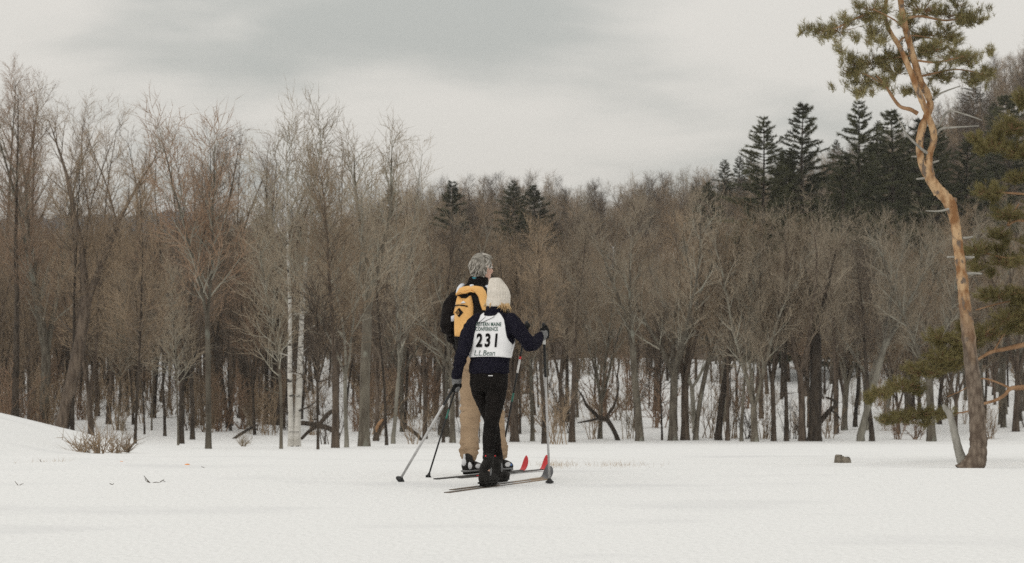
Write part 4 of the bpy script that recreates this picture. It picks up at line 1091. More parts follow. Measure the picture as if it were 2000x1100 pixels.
def eyes_mouth(hc, FR, FF, FU, person, body, k=1.0):
    for s_ in (-1, 1):
        e = Solid(); e.ball(hc + FF * .081 * k + FU * .010 + FR * .032 * s_, FR * .014, FF * .011, FU * .009, 12, 8); eo = plain('eye', e, M['eye'], body)
        e = Solid(); e.ball(hc + FF * .0905 * k + FU * .010 + FR * .032 * s_, FR * .0055, FF * .003, FU * .0055, 10, 6); plain('iris', e, M['iris'], body)
    e = Solid(); e.ball(hc + FF * .094 * k - FU * .058, FR * .022, FF * .006, FU * .007, 12, 8); plain('lips', e, M['lips'], body)

# ============ the woman with the race bib
W = Fig(19.3, R(25))
wx, wy = P(960, 945, 19.3).x, 19.35
wom = empty('person', (wx, wy, 0), 'woman on skis in a white race bib numbered 231, black tights and cream beanie', 'person')
WT = [(955, 729, .156, .122, 0), (955, 716, .158, .123, 0), (957, 700, .155, .118, .01), (960, 685, .160, .116, .015), (963, 668, .168, .117, .02), (964, 650, .169, .114, .03), (964.5, 636, .162, .105, .035), (965, 625, .142, .092, .04), (965.5, 616, .105, .076, .045), (966, 610, .070, .064, .05)]
def trows(T_, Fg, g=0.0): return [Fg.row(a, b, c + g, d + g, e) for a, b, c, d, e in T_]
W_LARM = [((933, 627, .06), .060), ((920, 643, .04), .062), ((910, 665, 0), .056), ((903, 690, -.04), .050), ((897, 712, -.02), .045), ((892, 736, .03), .038)]
W_RARM = [((998, 627, -.03), .060), ((1008, 640, -.06), .062), ((1021, 655, -.08), .056), ((1035, 674, -.08), .052), ((1047, 668, .02), .044), ((1056, 657, .13), .036)]
W_RLEG = [((971, 748, -.04), .084), ((969, 768, -.045), .082), ((966, 790, -.05), .070), ((962, 815, -.07), .058), ((958, 835, -.10), .054), ((955.5, 855, -.13), .052), ((954, 875, -.15), .043), ((953, 895, -.17), .036)]
W_LLEG = [((938, 748, .05), .084), ((942, 768, .07), .080), ((949, 790, .11), .068), ((957, 815, .17), .057), ((962, 835, .22), .054), ((965, 855, .27), .052), ((969, 875, .32), .043), ((973, 892, .36), .036)]
def lw(L_, Fg): return [(Fg.p(*q), r) for q, r in L_]
HU = Vector((.03, .03, 1)).normalized()
hyaw = R(32); HR = Vector((math.cos(hyaw), -math.sin(hyaw), 0)); HF = Vector((math.sin(hyaw), math.cos(hyaw), 0))
hc = W.p(972.5, 578, .07)
hl = W.p(889.5, 752, .05); hr_ = W.p(1062, 650, .19)
body = Solid()
body.loft([W.row(955, 752, .13, .10), *trows(WT, W, -.016)])
for L_, g in ((W_LARM, -.012), (W_RARM, -.012), (W_RLEG, -.006), (W_LLEG, -.006)): body.chain(lw(L_, W), 4, 14, g)
body.chain([(W.p(966, 618, .05), .055), (W.p(968, 600, .06), .052), (hc, .05)], 4)
body.ball(hc + Vector((0, 0, .02)), HR * .072, HF * .090, HU * .098)
body.ball(hc + HF * .03 - HU * .055, HR * .052, HF * .058, HU * .056)
face_features(body, hc, HR, HF, HU, .95)
lp_axis = (hl - P(780, 945, 19.95)).normalized(); rp_axis = (hr_ - P(1073, 943, 19.72)).normalized()
hand(body, hl, lp_axis, Vector((.55, -.8, .2)), 1, -.002); hand(body, hr_, rp_axis, Vector((.3, -.9, .0)), -1, -.002)
body.chain([(W.p(892, 736, .03), .027), (hl + Vector((.006, -.02, .03)), .026)], 3); body.chain([(W.p(1056, 657, .13), .027), (hr_ + Vector((-.01, -.025, -.004)), .026)], 3)
for L_, ft in ((W_RLEG, Vector((.05, .12, -.06))), (W_LLEG, Vector((.06, .12, -.06)))):
    e = W.p(*L_[-1][0]); h_ = Vector(((-.185, 19.22) if L_ is W_RLEG else (-.105, 19.65)) + (.075,)); k_ = Vector((.42, .907, 0)); body.chain([(e, .034), (h_ - k_ * .06 + Vector((0, 0, .03)), .030), (h_ - k_ * .05, .026), (h_ + k_ * .08 - Vector((0, 0, .012)), .022)], 4)
wb = link('body', body.fused('body', .0065, 3), M['skin'], wom, True)
eyes_mouth(hc, HR, HF, HU, wom, wb, .95)
# fleece
fl = Solid(); fl.loft(trows(WT, W))
fl.chain(lw(W_LARM, W), 5, 16); fl.chain(lw(W_RARM, W), 5, 16)
fl.loft([W.row(965.5, 619, .085, .070, .045), W.row(966, 611, .074, .068, .05), W.row(967, 604, .070, .068, .055), W.row(968, 598, .066, .066, .058)])
me = fl.fused('fleece', .007, 4)
wrinkle(me, .008, 9, 9, 14, 1)
link('fleece', me, M['navy'], wom, True)
# tights
ti = Solid()
ti.loft([W.row(955, 719, .148, .114), W.row(955, 732, .152, .120), W.row(955, 748, .150, .120), W.row(955.5, 762, .138, .11)])
ti.ball(W.p(942, 745, -.045), W.R * .075, W.F * .075, Vector((0, 0, .085))); ti.ball(W.p(967, 745, -.085), W.R * .075, W.F * .075, Vector((0, 0, .085)))
ti.chain(lw(W_RLEG, W), 5, 18, .002); ti.chain(lw(W_LLEG, W), 5, 18, .002)
me = ti.fused('tights', .007, 4); wrinkle(me, .0025, 14, 14, 30, 2)
tg = link('tights', me, M['tights'], wom, True)
# beanie
bn = Solid(); rows = []
for cx, cy, a, b in ((973, 597.5, .086, .100), (973, 594, .093, .105), (973.5, 587, .0945, .106), (974.3, 578, .0945, .106), (973.5, 570, .089, .102), (972, 562, .080, .094), (970, 554.5, .066, .078), (968.5, 549, .055, .064), (968, 545.5, .047, .054), (968, 543.4, .036, .042), (968, 542.8, .012, .014)):
    rows.append((W.p(cx, cy, .07 + (.0 if cy > 570 else -.01)), HR * (a * .93), HF * (b * .95)))
bn.loft(rows, 40, 2.1)
me = bn.fused('beanie', .0055, 3)
for v in me.vertices:                                   # knitted ribs running up to the crown
    d = v.co - W.p(971, 570, .07); a = math.atan2(d.y, d.x)
    k = .0022 * math.sin(a * 26) * min(1, max(0, (v.co.z - W.p(0, 598).z) / .05))
    v.co += v.normal * (k + .0016 * noise.noise(v.co * 28))
bnn = link('beanie', me, M['knit'], wom, True)
cu = Solid(); cu.loft([(W.p(973, 599, .07), HR * 0.0818, HF * 0.0969), (W.p(973, 597, .07), HR * 0.0893, HF * 0.1035), (W.p(973.4, 590, .07), HR * 0.0907, HF * 0.1045), (W.p(973.6, 583.5, .07), HR * 0.0907, HF * 0.1045), (W.p(973.6, 582, .07), HR * 0.0837, HF * 0.0978)], 40, 2.1)
me = cu.fused('beanie_cuff', .0055, 2)
link('beanie_cuff', me, M['knit'], wom, True)
# blond hair under the beanie
rng = random.Random(5); T = []
for i in range(130):
    sd = -1 if rng.random() < .42 else 1
    a = sd * rng.uniform(.85, 1.8)
    if rng.random() < .06: a = rng.uniform(-.8, .8)
    o = hc + HR * (.080 * math.sin(a)) - HF * (.090 * math.cos(a)) - HU * .062
    Ln_ = rng.uniform(.03, .062) * (1.3 if sd > 0 else .7) * rng.uniform(.6, 1.3)
    d = HR * (math.sin(a) * .30 + rng.gauss(0, .13)) - HF * (.15 * math.cos(a)) - HU
    T.append((grow(rng, o + HU * .02, d.normalized(), Ln_ + .02, 4, .16, 0), [.0042, .0045, .004, .0025, 0], 4))
link('hair', tubes('hair', T), M['blond'], wom, True)
# bib: a tabard on the torso, one ring under the arms and two panels above
def tor(T_, Fg, py):
    ys = [t[1] for t in T_][::-1]
    f = lambda k: float(np.interp(py, ys, [t[k] for t in T_][::-1]))
    return f(0), f(2), f(3), f(4)
def bib_pt(py, phi, off=.009):
    cx, a, b, d = tor(WT, W, py); ex = 2.4
    ca, sa_ = math.cos(phi), math.sin(phi)
    x = math.copysign(abs(ca) ** (2 / ex), ca) * (a + off); y = math.copysign(abs(sa_) ** (2 / ex), sa_) * (b + off)
    return W.p(cx, py, d) + W.R * x + W.F * y
bb = bmesh.new()
def grid(rows):
    vs = [[bb.verts.new(v) for v in r] for r in rows]
    for r0, r1 in zip(vs, vs[1:]):
        for i in range(len(r0) - 1): bb.faces.new((r0[i], r0[i + 1], r1[i + 1], r1[i]))
def hem(phi): return 697.5 + 1.2 * math.sin(phi * 2 + 1)
for mid in (-math.pi / 2, math.pi / 2):                   # back, front
    rows = []
    for k in range(27):
        v = k / 26
        row = []
        for i in range(41):
            u = i / 40 * 2 - 1
            top = 611.5 + 6.5 * (1 - min(1, abs(u) / .8) ** 2) if mid < 0 else 613 + 16 * (1 - min(1, abs(u) / .8) ** 2)
            py = hem(mid + u * 1.57) * (1 - v) + top * v
            arm = float(np.interp(py, [608, 615, 622, 632, 645, 658, 667, 673, 700], [.78, .83, .86, .85, .88, .98, 1.18, 1.58, 1.58]))
            row.append(bib_pt(py, mid + u * arm, .010 + .0035 * noise.noise(Vector((u * 3, v * 4, mid))) + (.004 if v < .08 else 0)))
        rows.append(row)
    grid(rows)
bmesh.ops.remove_doubles(bb, verts=bb.verts, dist=.002)
bmesh.ops.recalc_face_normals(bb, faces=bb.faces)
for f in bb.faces: f.smooth = True
me = bpy.data.meshes.new('race_bib'); bb.to_mesh(me); bb.free()
bibo = link('race_bib', me, M['bib'], wom, True)
sol = bibo.modifiers.new('t', 'SOLIDIFY'); sol.thickness = .003; sol.offset = 1
# print on the bib: lettering laid onto the back of the tabard
def letters(txt, px, py, wpx, hpx, bold, shear, m, space=1.0):
    c = bpy.data.curves.new('txt', 'FONT'); c.body = txt; c.align_x = 'LEFT'; c.offset = bold; c.shear = shear; c.space_character = space; c.resolution_u = 3
    o = bpy.data.objects.new('txt', c); COL.objects.link(o)
    dg = bpy.context.evaluated_depsgraph_get(); me = bpy.data.meshes.new_from_object(o.evaluated_get(dg)); bpy.data.objects.remove(o)
    bm = bmesh.new(); bm.from_mesh(me)
    bmesh.ops.triangulate(bm, faces=bm.faces)
    x0 = min(v.co.x for v in bm.verts); x1 = max(v.co.x for v in bm.verts); y0 = min(v.co.y for v in bm.verts); y1 = max(v.co.y for v in bm.verts)
    bmesh.ops.subdivide_edges(bm, edges=[e for e in bm.edges if e.calc_length() > .12], cuts=2)
    for v in bm.verts:
        X_ = px + (v.co.x - x0) / (x1 - x0) * wpx; Y_ = py + hpx - (v.co.y - y0) / (y1 - y0) * hpx
        cx, a, b, d = tor(WT, W, Y_)
        # lateral offset on the torso that shows at photo column X_
        lo, hi = -math.pi / 2 - 1.5, -math.pi / 2 + 1.5
        for _ in range(26):
            ph = (lo + hi) / 2; q = bib_pt(Y_, ph, .0175)
            if 1000 + q.x / q.y * F < X_: lo = ph
            else: hi = ph
        v.co = q
    me2 = bpy.data.meshes.new('lettering'); bm.to_mesh(me2); bm.free()
    return link('lettering', me2, m, bibo, True)
letters('WESTERN MAINE', 924.5, 629.5, 54.5, 7.8, .02, .0, M['print_green'], 1.05)
letters('CONFERENCE', 928.5, 638.8, 44, 7.6, .02, .0, M['print_green'], 1.1)
letters('231', 929, 651, 43, 27, .035, .12, M['print_black'], 1.35)
letters('L.L.Bean', 926, 684, 41, 10.5, .004, .22, M['print_green'], .95)
# whistle cord hanging at the back
link('neck_cord', tubes('neck_cord', [([W.p(947, 612, -.05), W.p(947.6, 620, -.085), bib_pt(632, -2.05, .02), bib_pt(634, -1.98, .02)], [.002, .002, .003, 0], 5), ([W.p(970, 611, -.07), bib_pt(620, -1.35, .02), bib_pt(629, -1.75, .02), bib_pt(634, -1.98, .02)], [.002, .002, .002, 0], 5)]), M['print_black'], wom, True)
# small light mark on the tights
lm = Solid(); q = W.p(958, 734, -.172); lm.loft([(q + Vector((0, 0, -.003)), W.R * .020, W.F * .004), (q + Vector((0, 0, .003)), W.R * .020, W.F * .004)], 12, 3); plain('brand_mark', lm, M['print_white'], tg)
# gloves
def glove(c, ax_, back, side, wrist, parent, cuff=M['glove_grey']):
    g = Solid(); hand(g, c, ax_, back, side, .0035)
    pc = c + (back - ax_ * back.dot(ax_)).normalized() * .028
    g.chain([(wrist, .030), (wrist.lerp(pc, .6), .031), (pc, .028)], 4)
    o = link('glove', g.fused('glove', .004, 2), M['glove_black'], parent, True)
    k = Solid(); d = (pc - wrist); k.chain([(wrist - d * .12, .040), (wrist + d * .25, .041), (wrist + d * .55, .039)], 4)
    link('cuff', k.fused('cuff', .006, 2), cuff, o, True)
    k2 = Solid(); b_ = (back - ax_ * back.dot(ax_)).normalized(); k2.ball(c + b_ * .050, ax_ * .030, ax_.cross(b_) * .020, b_ * .008, 12, 8); plain('knuckle_pad', k2, M['glove_grey'], o)
    return o
glove(hl, lp_axis, Vector((.55, -.8, .2)), 1, W.p(892, 737, .03), wom)
glove(hr_, rp_axis, Vector((.3, -.9, 0)), -1, W.p(1055, 659, .12), wom)

# ------------------------------------------------------------------ skis and boots
def ski(D0, x0, D1, x1, name_label, cat_group, m, tipm, tip_h=.11, wd=.024, tip_len=.22, split=None):
    d = Vector((x1 - x0, D1 - D0, 0)); Ls = d.length; d.normalize(); s = Vector((d.y, -d.x, 0))
    a = Vector((x0, D0, 0))
    root = empty('ski', a + d * (Ls * .5) + Vector((0, 0, gz(x0, D0))), name_label, 'ski', cat_group)
    def strip(nm, t0, t1, n, m_, bend, w0=1.0, h=.010, lift=0.0):
        S_ = Solid(); rows = []
        for i in range(n + 1):
            t = t0 + (t1 - t0) * i / n
            base = a + d * t; zz_ = max(gz(base.x, base.y), -.004) + .002
            w2 = wd * w0 * (1 + .12 * abs(t / Ls - .5))
            up_ = 0
            if bend and t > Ls:
                u = (t - Ls) / tip_len
                base = a + d * (Ls + tip_len * (math.sin(u * 1.25) / 1.25) * .8); up_ = tip_h * u * u * (1.25 - .25 * u) ; w2 = wd * (1.06 + .22 * math.sin(u * 2.4)) * math.sqrt(max(.03, 1 - max(0, (u - .55) / .45) ** 2))
            tn = d if not (bend and t > Ls) else (d + Vector((0, 0, 2 * tip_h / tip_len * (t - Ls) / tip_len))).normalized()
            nv = s.cross(tn); nv = nv if nv.z > 0 else -nv
            rows.append((base + Vector((0, 0, zz_ + up_ + lift)), s * w2, nv * h * .5))
        S_.loft(rows, 12, 6); return plain(nm, S_, m_, root)
    strip('ski_body', 0, Ls * .62, 24, m, False); strip('ski_body', Ls * .622, Ls, 14, split or m, False); strip('tip', Ls + .002, Ls + tip_len, 14, tipm, True)
    return root, a, d, s, Ls
RK1 = ski(18.55, -.500, 20.22, .278, 'nearest dark and tan ski, under the near boot of the woman in the bib', 'skis of the woman in the bib', M['ski_body'], M['ski_grey'], .10, .024, .20, M['ski_tan'])
RK2 = ski(18.86, -.470, 20.42, .257, 'dark and tan ski under the farther boot of the woman in the bib', 'skis of the woman in the bib', M['ski_body'], M['ski_grey'], .11, .024, .20, M['ski_tan'])
MK1 = ski(20.26, -.640, 21.45, .082, 'ski with the left red tip, under the left shoe of the man with backpack', 'skis of the man with the backpack', M['ski_dark'], M['red'], .125, .023, .15)
MK2 = ski(20.42, -.440, 21.55, .262, 'ski with the right red tip, under the right shoe of the man with backpack', 'skis of the man with the backpack', M['ski_dark'], M['red'], .125, .023, .15)
# bright edges along the tails
def edge_strip(K, t0, t1, m, side):
    root, a, d, s, Ls = K; S_ = Solid()
    S_.loft([(a + d * t + s * (.0255 * side) + Vector((0, 0, max(gz(a.x, a.y), -.004) + .0075)), s * .0012, Vector((0, 0, .0030))) for t in (t0, (t0 + t1) / 2, t1)], 8, 5); plain('edge', S_, m, root)
edge_strip(MK2, .22, .42, M['red'], 1); edge_strip(RK1, .9, 1.5, M['print_white'], 1); edge_strip(RK2, .8, 1.4, M['print_white'], 1)
def binding(K, q):
    root, a, d, s, Ls = K; t = (q - a).dot(d); c = a + d * t; c.z = .020
    S_ = Solid(); S_.loft([(c - d * .12, s * .020, Vector((0, 0, .008))), (c - d * .115, s * .024, Vector((0, 0, .011))), (c + d * .11, s * .024, Vector((0, 0, .011))), (c + d * .13, s * .018, Vector((0, 0, .008)))], 12, 6); plain('binding', S_, M['boot_black'], root)
    S_ = Solid(); S_.loft([(c + d * .10, s * .03, Vector((0, 0, .004))), (c + d * .12 + Vector((0, 0, .012)), s * .032, Vector((0, 0, .012))), (c + d * .155 + Vector((0, 0, .006)), s * .02, Vector((0, 0, .006)))], 12, 5); plain('binding_clip', S_, M['boot_grey'], root)
    return c + Vector((0, 0, .011))
def boot(K, q, ankle, parent, kind, Lf=.275):
    c = binding(K, q); root, a, d, s, Ls = K; U = Vector((0, 0, 1))
    S_ = Solid()
    S_.loft([(c + d * t + U * z, s * w_, (U + d * .0) * h) for t, z, w_, h in ((-.135, .045, .018, .028), (-.125, .050, .028, .043), (-.08, .055, .033, .050), (-.02, .052, .036, .047), (.05, .042, .043, .039), (.10, .034, .041, .031), (.135, .028, .031, .022), (.145, .026, .016, .012))], 20, 2.8)
    top = ankle
    S_.chain([(c - d * .075 + U * .07, .042), (c - d * .07 + U * .12, .041), (top + U * (-.035), .042), (top + U * .005, .043)], 4, 16)
    me = S_.fused('boot', .005, 2); wrinkle(me, .002, 20, 20, 40, 3)
    o = link('boot', me, M['boot_black'], parent, True)
    so_ = Solid(); so_.loft([(c + d * t + U * .008, s * w_, U * .009) for t, w_ in ((-.14, .022), (-.13, .035), (-.05, .039), (.05, .044), (.11, .041), (.142, .026))], 18, 3); plain('sole', so_, M['boot_grey'] if kind == 'm' else M['boot_black'], o)
    def patch(t, z, w_, r1, r2, m, sd):
        p_ = Solid(); p_.ball(c + d * t + U * z + s * (w_ * sd), s * .010, d * r1, U * r2, 12, 8); plain('panel', p_, m, o)
    if kind == 'm':
        for sd in (-1, 1):
            patch(-.09, .055, .034, .030, .034, M['boot_white'], sd); patch(.03, .045, .039, .045, .022, M['boot_white'], sd); patch(.08, .040, .038, .022, .012, M['blue'], sd); patch(-.025, .075, .036, .020, .016, M['boot_black'], sd)
        p_ = Solid(); p_.ball(c - d * .135 + U * .085, s * .022, d * .014, U * .035, 12, 8); plain('heel_tab', p_, M['boot_white'], o)
        p_ = Solid(); p_.ball(c - d * .128 + U * .128, s * .010, d * .010, U * .030, 12, 8); plain('pull_loop', p_, M['boot_white'], o)
    else:
        for sd in (-1, 1): patch(-.05, .10, .042, .010, .040, M['boot_grey'], sd)
        p_ = Solid(); p_.chain([(c - d * .128 + U * .070 - s * .012, .004), (c - d * .132 + U * .045 - s * .004, .004)], 3, 8); plain('stripe', p_, M['red'], o)
        p_ = Solid(); p_.loft([(top + U * z, s * .0455, d * .0455) for z in (-.012, -.002, .012)], 20, 2); plain('strap', p_, M['boot_black'], o)
        p_ = Solid(); p_.ball(top - d * .047 + U * .012, s * .006, d * .004, U * .008, 8, 6); plain('tag', p_, M['red'], o)
    return o
boot(RK1, Vector((-.185, 19.22, 0)), W.p(953.5, 893, -.17), wom, 'w'); boot(RK2, Vector((-.105, 19.65, 0)), W.p(972, 893, .35), wom, 'w')

# ============ the man with the backpack
G = Fig(20.85, R(27))
man = empty('person', (P(945, 925, 20.85).x, 20.85, 0), 'grey haired man on skis in black jacket and khaki trousers wearing a yellow backpack', 'person')
GT = [(933, 684, .186, .135, 0), (932, 672, .184, .137, 0), (930, 655, .184, .135, .01), (929, 630, .186, .134, .02), (928, 605, .190, .130, .03), (928, 588, .186, .120, .04), (928, 576, .172, .105, .045), (929, 566, .125, .09, .05), (931, 558, .080, .075, .055)]
G_LARM = [((893, 582, .09), .060), ((882, 599, .085), .062), ((876, 618, .07), .060), ((874.5, 637, .06), .054), ((884, 656, .16), .050), ((897, 678, .24), .046), ((903, 692, .27), .042)]
G_RARM = [((967, 584, -.02), .070), ((974, 600, 0), .068), ((982, 622, .05), .062), ((991, 642, .10), .056), ((1004, 646, .24), .050), ((1017, 648, .35), .042)]
G_LLEG = [((916, 704, .04), .098), ((917, 730, .03), .096), ((917.5, 765, .02), .084), ((917, 805, 0), .074), ((917, 840, -.03), .076), ((916, 870, -.07), .070), ((915.5, 888, -.09), .064)]
G_RLEG = [((951, 704, -.02), .098), ((955, 730, .02), .096), ((960, 765, .08), .084), ((965, 805, .13), .074), ((969, 840, .13), .072), ((973, 870, .12), .066), ((974.5, 888, .11), .060)]
mh_ = R(44); MR = Vector((math.cos(mh_), -math.sin(mh_), 0)); MF = Vector((math.sin(mh_), math.cos(mh_), 0)); MU = Vector((.02, .02, 1)).normalized()
mc = G.p(941, 524, .07)
ml = G.p(908, 699, .29); mr_ = G.p(1026, 645, .42)
mlt = P(836, 930, 20.55); mrt = P(973, 922, 21.1)
mla, mra = (ml - mlt).normalized(), (mr_ - mrt).normalized()
body = Solid()
body.loft([G.row(933, 712, .15, .11), *trows(GT, G, -.02)])
for L_, g in ((G_LARM, -.014), (G_RARM, -.014), (G_LLEG, -.014), (G_RLEG, -.014)): body.chain(lw(L_, G), 4, 14, g)
body.chain([(G.p(931, 562, .055), .062), (G.p(935, 548, .06), .060), (mc - MU * .03, .058)], 4)
body.ball(mc + MU * .012 - MF * .01, MR * .079, MF * .096, MU * .108)
body.ball(mc + MF * .032 - MU * .06, MR * .058, MF * .060, MU * .058)
face_features(body, mc, MR, MF, MU)
hand(body, ml, mla, Vector((.2, -1, 0)), 1, -.001); hand(body, mr_, mra, Vector((-.3, -.9, 0)), -1, -.001)
body.chain([(G.p(903, 692, .27), .030), (ml + Vector((0, -.03, .01)), .028)], 3); body.chain([(G.p(1017, 648, .35), .030), (mr_ + Vector((-.01, -.03, 0)), .028)], 3)
for L_, ft in ((G_LLEG, Vector((.07, .12, -.05))), (G_RLEG, Vector((.07, .12, -.05)))):
    e = G.p(*L_[-1][0]); h_ = Vector(((-.352, 20.76) if L_ is G_LLEG else (-.085, 20.99)) + (.075,)); k_ = Vector((.52, .855, 0)); body.chain([(e, .042), (h_ - k_ * .06 + Vector((0, 0, .03)), .030), (h_ - k_ * .05, .026), (h_ + k_ * .08 - Vector((0, 0, .012)), .022)], 4)
gb = link('body', body.fused('body', .0065, 3), M['skin'], man, True)
eyes_mouth(mc, MR, MF, MU, man, gb)
jk = Solid(); jk.loft(trows(GT, G)); jk.chain(lw(G_LARM, G), 5, 16); jk.chain(lw(G_RARM, G), 5, 16)
jk.loft([G.row(930, 566, .100, .088, .05), G.row(932, 557, .082, .078, .055), G.row(934, 550, .074, .074, .06), G.row(935, 543, .072, .073, .06)])
me = jk.fused('jacket', .008, 4); wrinkle(me, .016, 7, 7, 10, 4)
link('jacket', me, M['black_jacket'], man, True)
sc_ = Solid(); sc_.loft([G.row(932, 553, .066, .068, .055), G.row(933, 544, .066, .067, .052), G.row(932.5, 541.6, .060, .064, .052)], 24, 2); plain('shirt_collar', sc_, M['teal'], man)
tr = Solid(); tr.loft([G.row(933, 676, .168, .118), G.row(933, 692, .172, .122), G.row(933, 708, .172, .124), G.row(934, 722, .16, .118)])
tr.chain(lw(G_LLEG, G), 5, 18); tr.chain(lw(G_RLEG, G), 5, 18)
me = tr.fused('trousers', .007, 3)
def fold_mask(co):
    py = YH + (CZ - co.z) / co.y * F
    return .35 + .9 * math.exp(-((py - 812) / 20) ** 2) + 1.2 * math.exp(-((py - 880) / 18) ** 2) + .4 * math.exp(-((py - 715) / 20) ** 2)
wrinkle(me, .013, 6, 6, 13, 5, fold_mask); wrinkle(me, .006, 14, 14, 32, 9, fold_mask)
link('trousers', me, M['khaki'], man, True)
# tousled grey hair: a cap and locks combed over it
hb = Solid(); hb.ball(mc + MU * .022 - MF * .016, MR * .088, MF * .104, MU * .112, 24, 16); hb.ball(mc - MF * .055 - MU * .035, MR * .066, MF * .045, MU * .06)
me = hb.mesh('hair')
bm = bmesh.new(); bm.from_mesh(me)
def scalp(co):
    q = co - mc; f = q.dot(MF); u = q.dot(MU); r = abs(q.dot(MR))
    return u > -.02 + .9 * max(0, f - .0) + (.0 if f < 0 else .25 * f) - (.075 if f < -.02 else .0)
bmesh.ops.delete(bm, geom=[f for f in bm.faces if not scalp(f.calc_center_median())], context='FACES')
for f in bm.faces: f.smooth = True
bm.to_mesh(me); bm.free()
ho = link('hair', me, M['grey_hair'], man, True)
rng = random.Random(12); T = []
for i in range(620):
    th = rng.uniform(0, 6.283); el = math.asin(rng.uniform(-.75, 1))
    dv = (MR * math.cos(th) + MF * math.sin(th)) * math.cos(el) + MU * math.sin(el)
    o = mc + MU * .018 - MF * .014 + Vector((0, 0, 0)) + (MR * (.086 * math.cos(th)) + MF * (.102 * math.sin(th))) * math.cos(el) + MU * (.110 * math.sin(el))
    if not scalp(o): continue
    comb = (-MF * .35 - MU * (.75 if el < .75 else .1) + MR * (.35 * math.sin(o.x * 60 + o.z * 45)) + (MF * .5 if el > .8 else Vector()))
    d = (comb + dv * .12).normalized()
    lk = rng.uniform(.035, .06) * (1 if el > -.3 else .6)
    pts = [o]; dd = d
    for k in range(4):
        dd = (dd - dv * .12 + Vector((rng.gauss(0, .07), rng.gauss(0, .07), rng.gauss(0, .07)))).normalized(); pts.append(pts[-1] + dd * lk / 4)
    r0 = rng.uniform(.004, .0078)
    T.append((pts, [r0 * .7, r0, r0, r0 * .6, 0], 4))
M['hair_light'] = mat('hair_light', (0.34, 0.315, 0.275), .6, (0.48, 0.45, 0.405), 30, 3); M['hair_mid'] = mat('hair_mid', (0.22, 0.20, 0.17), .6, (0.36, 0.335, 0.295), 30, 3); M['hair_dark'] = mat('hair_dark', (0.10, 0.088, 0.072), .6, (0.20, 0.18, 0.15), 30, 3)
for k, hm in enumerate(('hair_light', 'hair_mid', 'hair_dark', 'hair_light')): link('locks', tubes('locks', T[k::4]), M[hm], ho, True)
# gloves of the man
glove(ml, mla, Vector((.2, -1, 0)), 1, G.p(903, 692, .27), man, M['glove_black']); glove(mr_, mra, Vector((-.3, -.9, 0)), -1, G.p(1017, 648, .35), man, M['glove_black'])
boot(MK1, Vector((-.352, 20.76, 0)), G.p(916.5, 893, -.08), man, 'm', .29); boot(MK2, Vector((-.085, 20.99, 0)), G.p(975, 893, .11), man, 'm', .29)

# ------------------------------------------------------------------ the backpack
BK = G.p(921, 608, -.17)                                    # middle of the pack's back
bp = empty('backpack', G.p(921, 657, -.10), 'yellow and black backpack with a black diamond badge worn by the grey haired man', 'backpack')
KX = 20.68 / F
def bkp(px, py, out_=0.0):                                  # pack-local column (photo px about 921) and row to a point on its back
    s_ = (px - 921) * KX / math.cos(R(27)); z = (608 - py) * KX
    bulge = .022 * (1 - min(1, (s_ / .16) ** 2)) + .012 * (1 - min(1, (z / .24) ** 2))
    return BK + G.R * s_ + Vector((0, 0, z)) - G.F * (bulge + out_)
S_ = Solid()
S_.loft([(BK + G.F * .06 + Vector((0, 0, z)) + G.R * .004, G.R * a, G.F * b) for z, a, b in ((-.222, .105, .055), (-.210, .128, .072), (-.10, .136, .080), (.05, .134, .078), (.15, .122, .072), (.205, .095, .058), (.222, .06, .03))], 28, 3.2)
me = S_.fused('pack_body', .007, 3); wrinkle(me, .005, 10, 10, 10, 6)
link('pack_body', me, M['pack_black'], bp, True)
def panel(name, outline, t0, t1, m, parent=bp, sub=True, puff=0.0):
    """a padded panel: outline in photo columns and rows, standing from t0 to t1 off the pack's back"""
    bm = bmesh.new()
    vs = [bm.verts.new((x, y, 0)) for x, y in outline]
    f = bm.faces.new(vs)
    bmesh.ops.triangulate(bm, faces=[f])
    for _ in range(3):
        bmesh.ops.subdivide_edges(bm, edges=[e for e in bm.edges if e.calc_length() > 5], cuts=1)
        bmesh.ops.triangulate(bm, faces=bm.faces)
    bd = set(v for e in bm.edges if e.is_boundary for v in e.verts)
    def dist(v):
        best = 1e9
        for (x0, y0), (x1, y1) in zip(outline, outline[1:] + outline[:1]):
            dx_, dy_ = x1 - x0, y1 - y0; t = max(0, min(1, ((v.x - x0) * dx_ + (v.y - y0) * dy_) / (dx_ * dx_ + dy_ * dy_ + 1e-9)))
            best = min(best, math.hypot(v.x - x0 - t * dx_, v.y - y0 - t * dy_))
        return best
    cap = {}
    for v in list(bm.verts): cap[v] = dist(v.co)
    ed = [e for e in bm.edges if e.is_boundary]
    low = {v: bm.verts.new(v.co) for v in bd}
    for e in ed: bm.faces.new((e.verts[0], e.verts[1], low[e.verts[1]], low[e.verts[0]]))
    for v, dd in cap.items():
        k = 1 - math.exp(-dd / 2.5)
        w_ = .0035 * noise.noise(Vector((v.co.x * .12, v.co.y * .12, len(outline))))
        v.co = bkp(v.co.x, v.co.y, t0 + (t1 - t0) * (.45 + .55 * k) + puff * k + w_ * k)
    for v in low.values(): v.co = bkp(v.co.x, v.co.y, t0 - .02)
    bmesh.ops.recalc_face_normals(bm, faces=bm.faces)
    for f in bm.faces: f.smooth = True
    me = bpy.data.meshes.new(name); bm.to_mesh(me); bm.free()
    return link(name, me, m, parent, True)
panel('lid', [(891, 577), (893, 572), (899, 563), (908, 559.5), (918, 558.5), (930, 558.5), (941, 560.5), (947, 569), (950, 580), (951.5, 596), (950, 606), (945, 606), (941, 594), (937.5, 580), (932, 572.5), (924, 569.5), (914, 573), (905, 574.5), (897, 575)], -.010, .024, M['pack_yellow'])
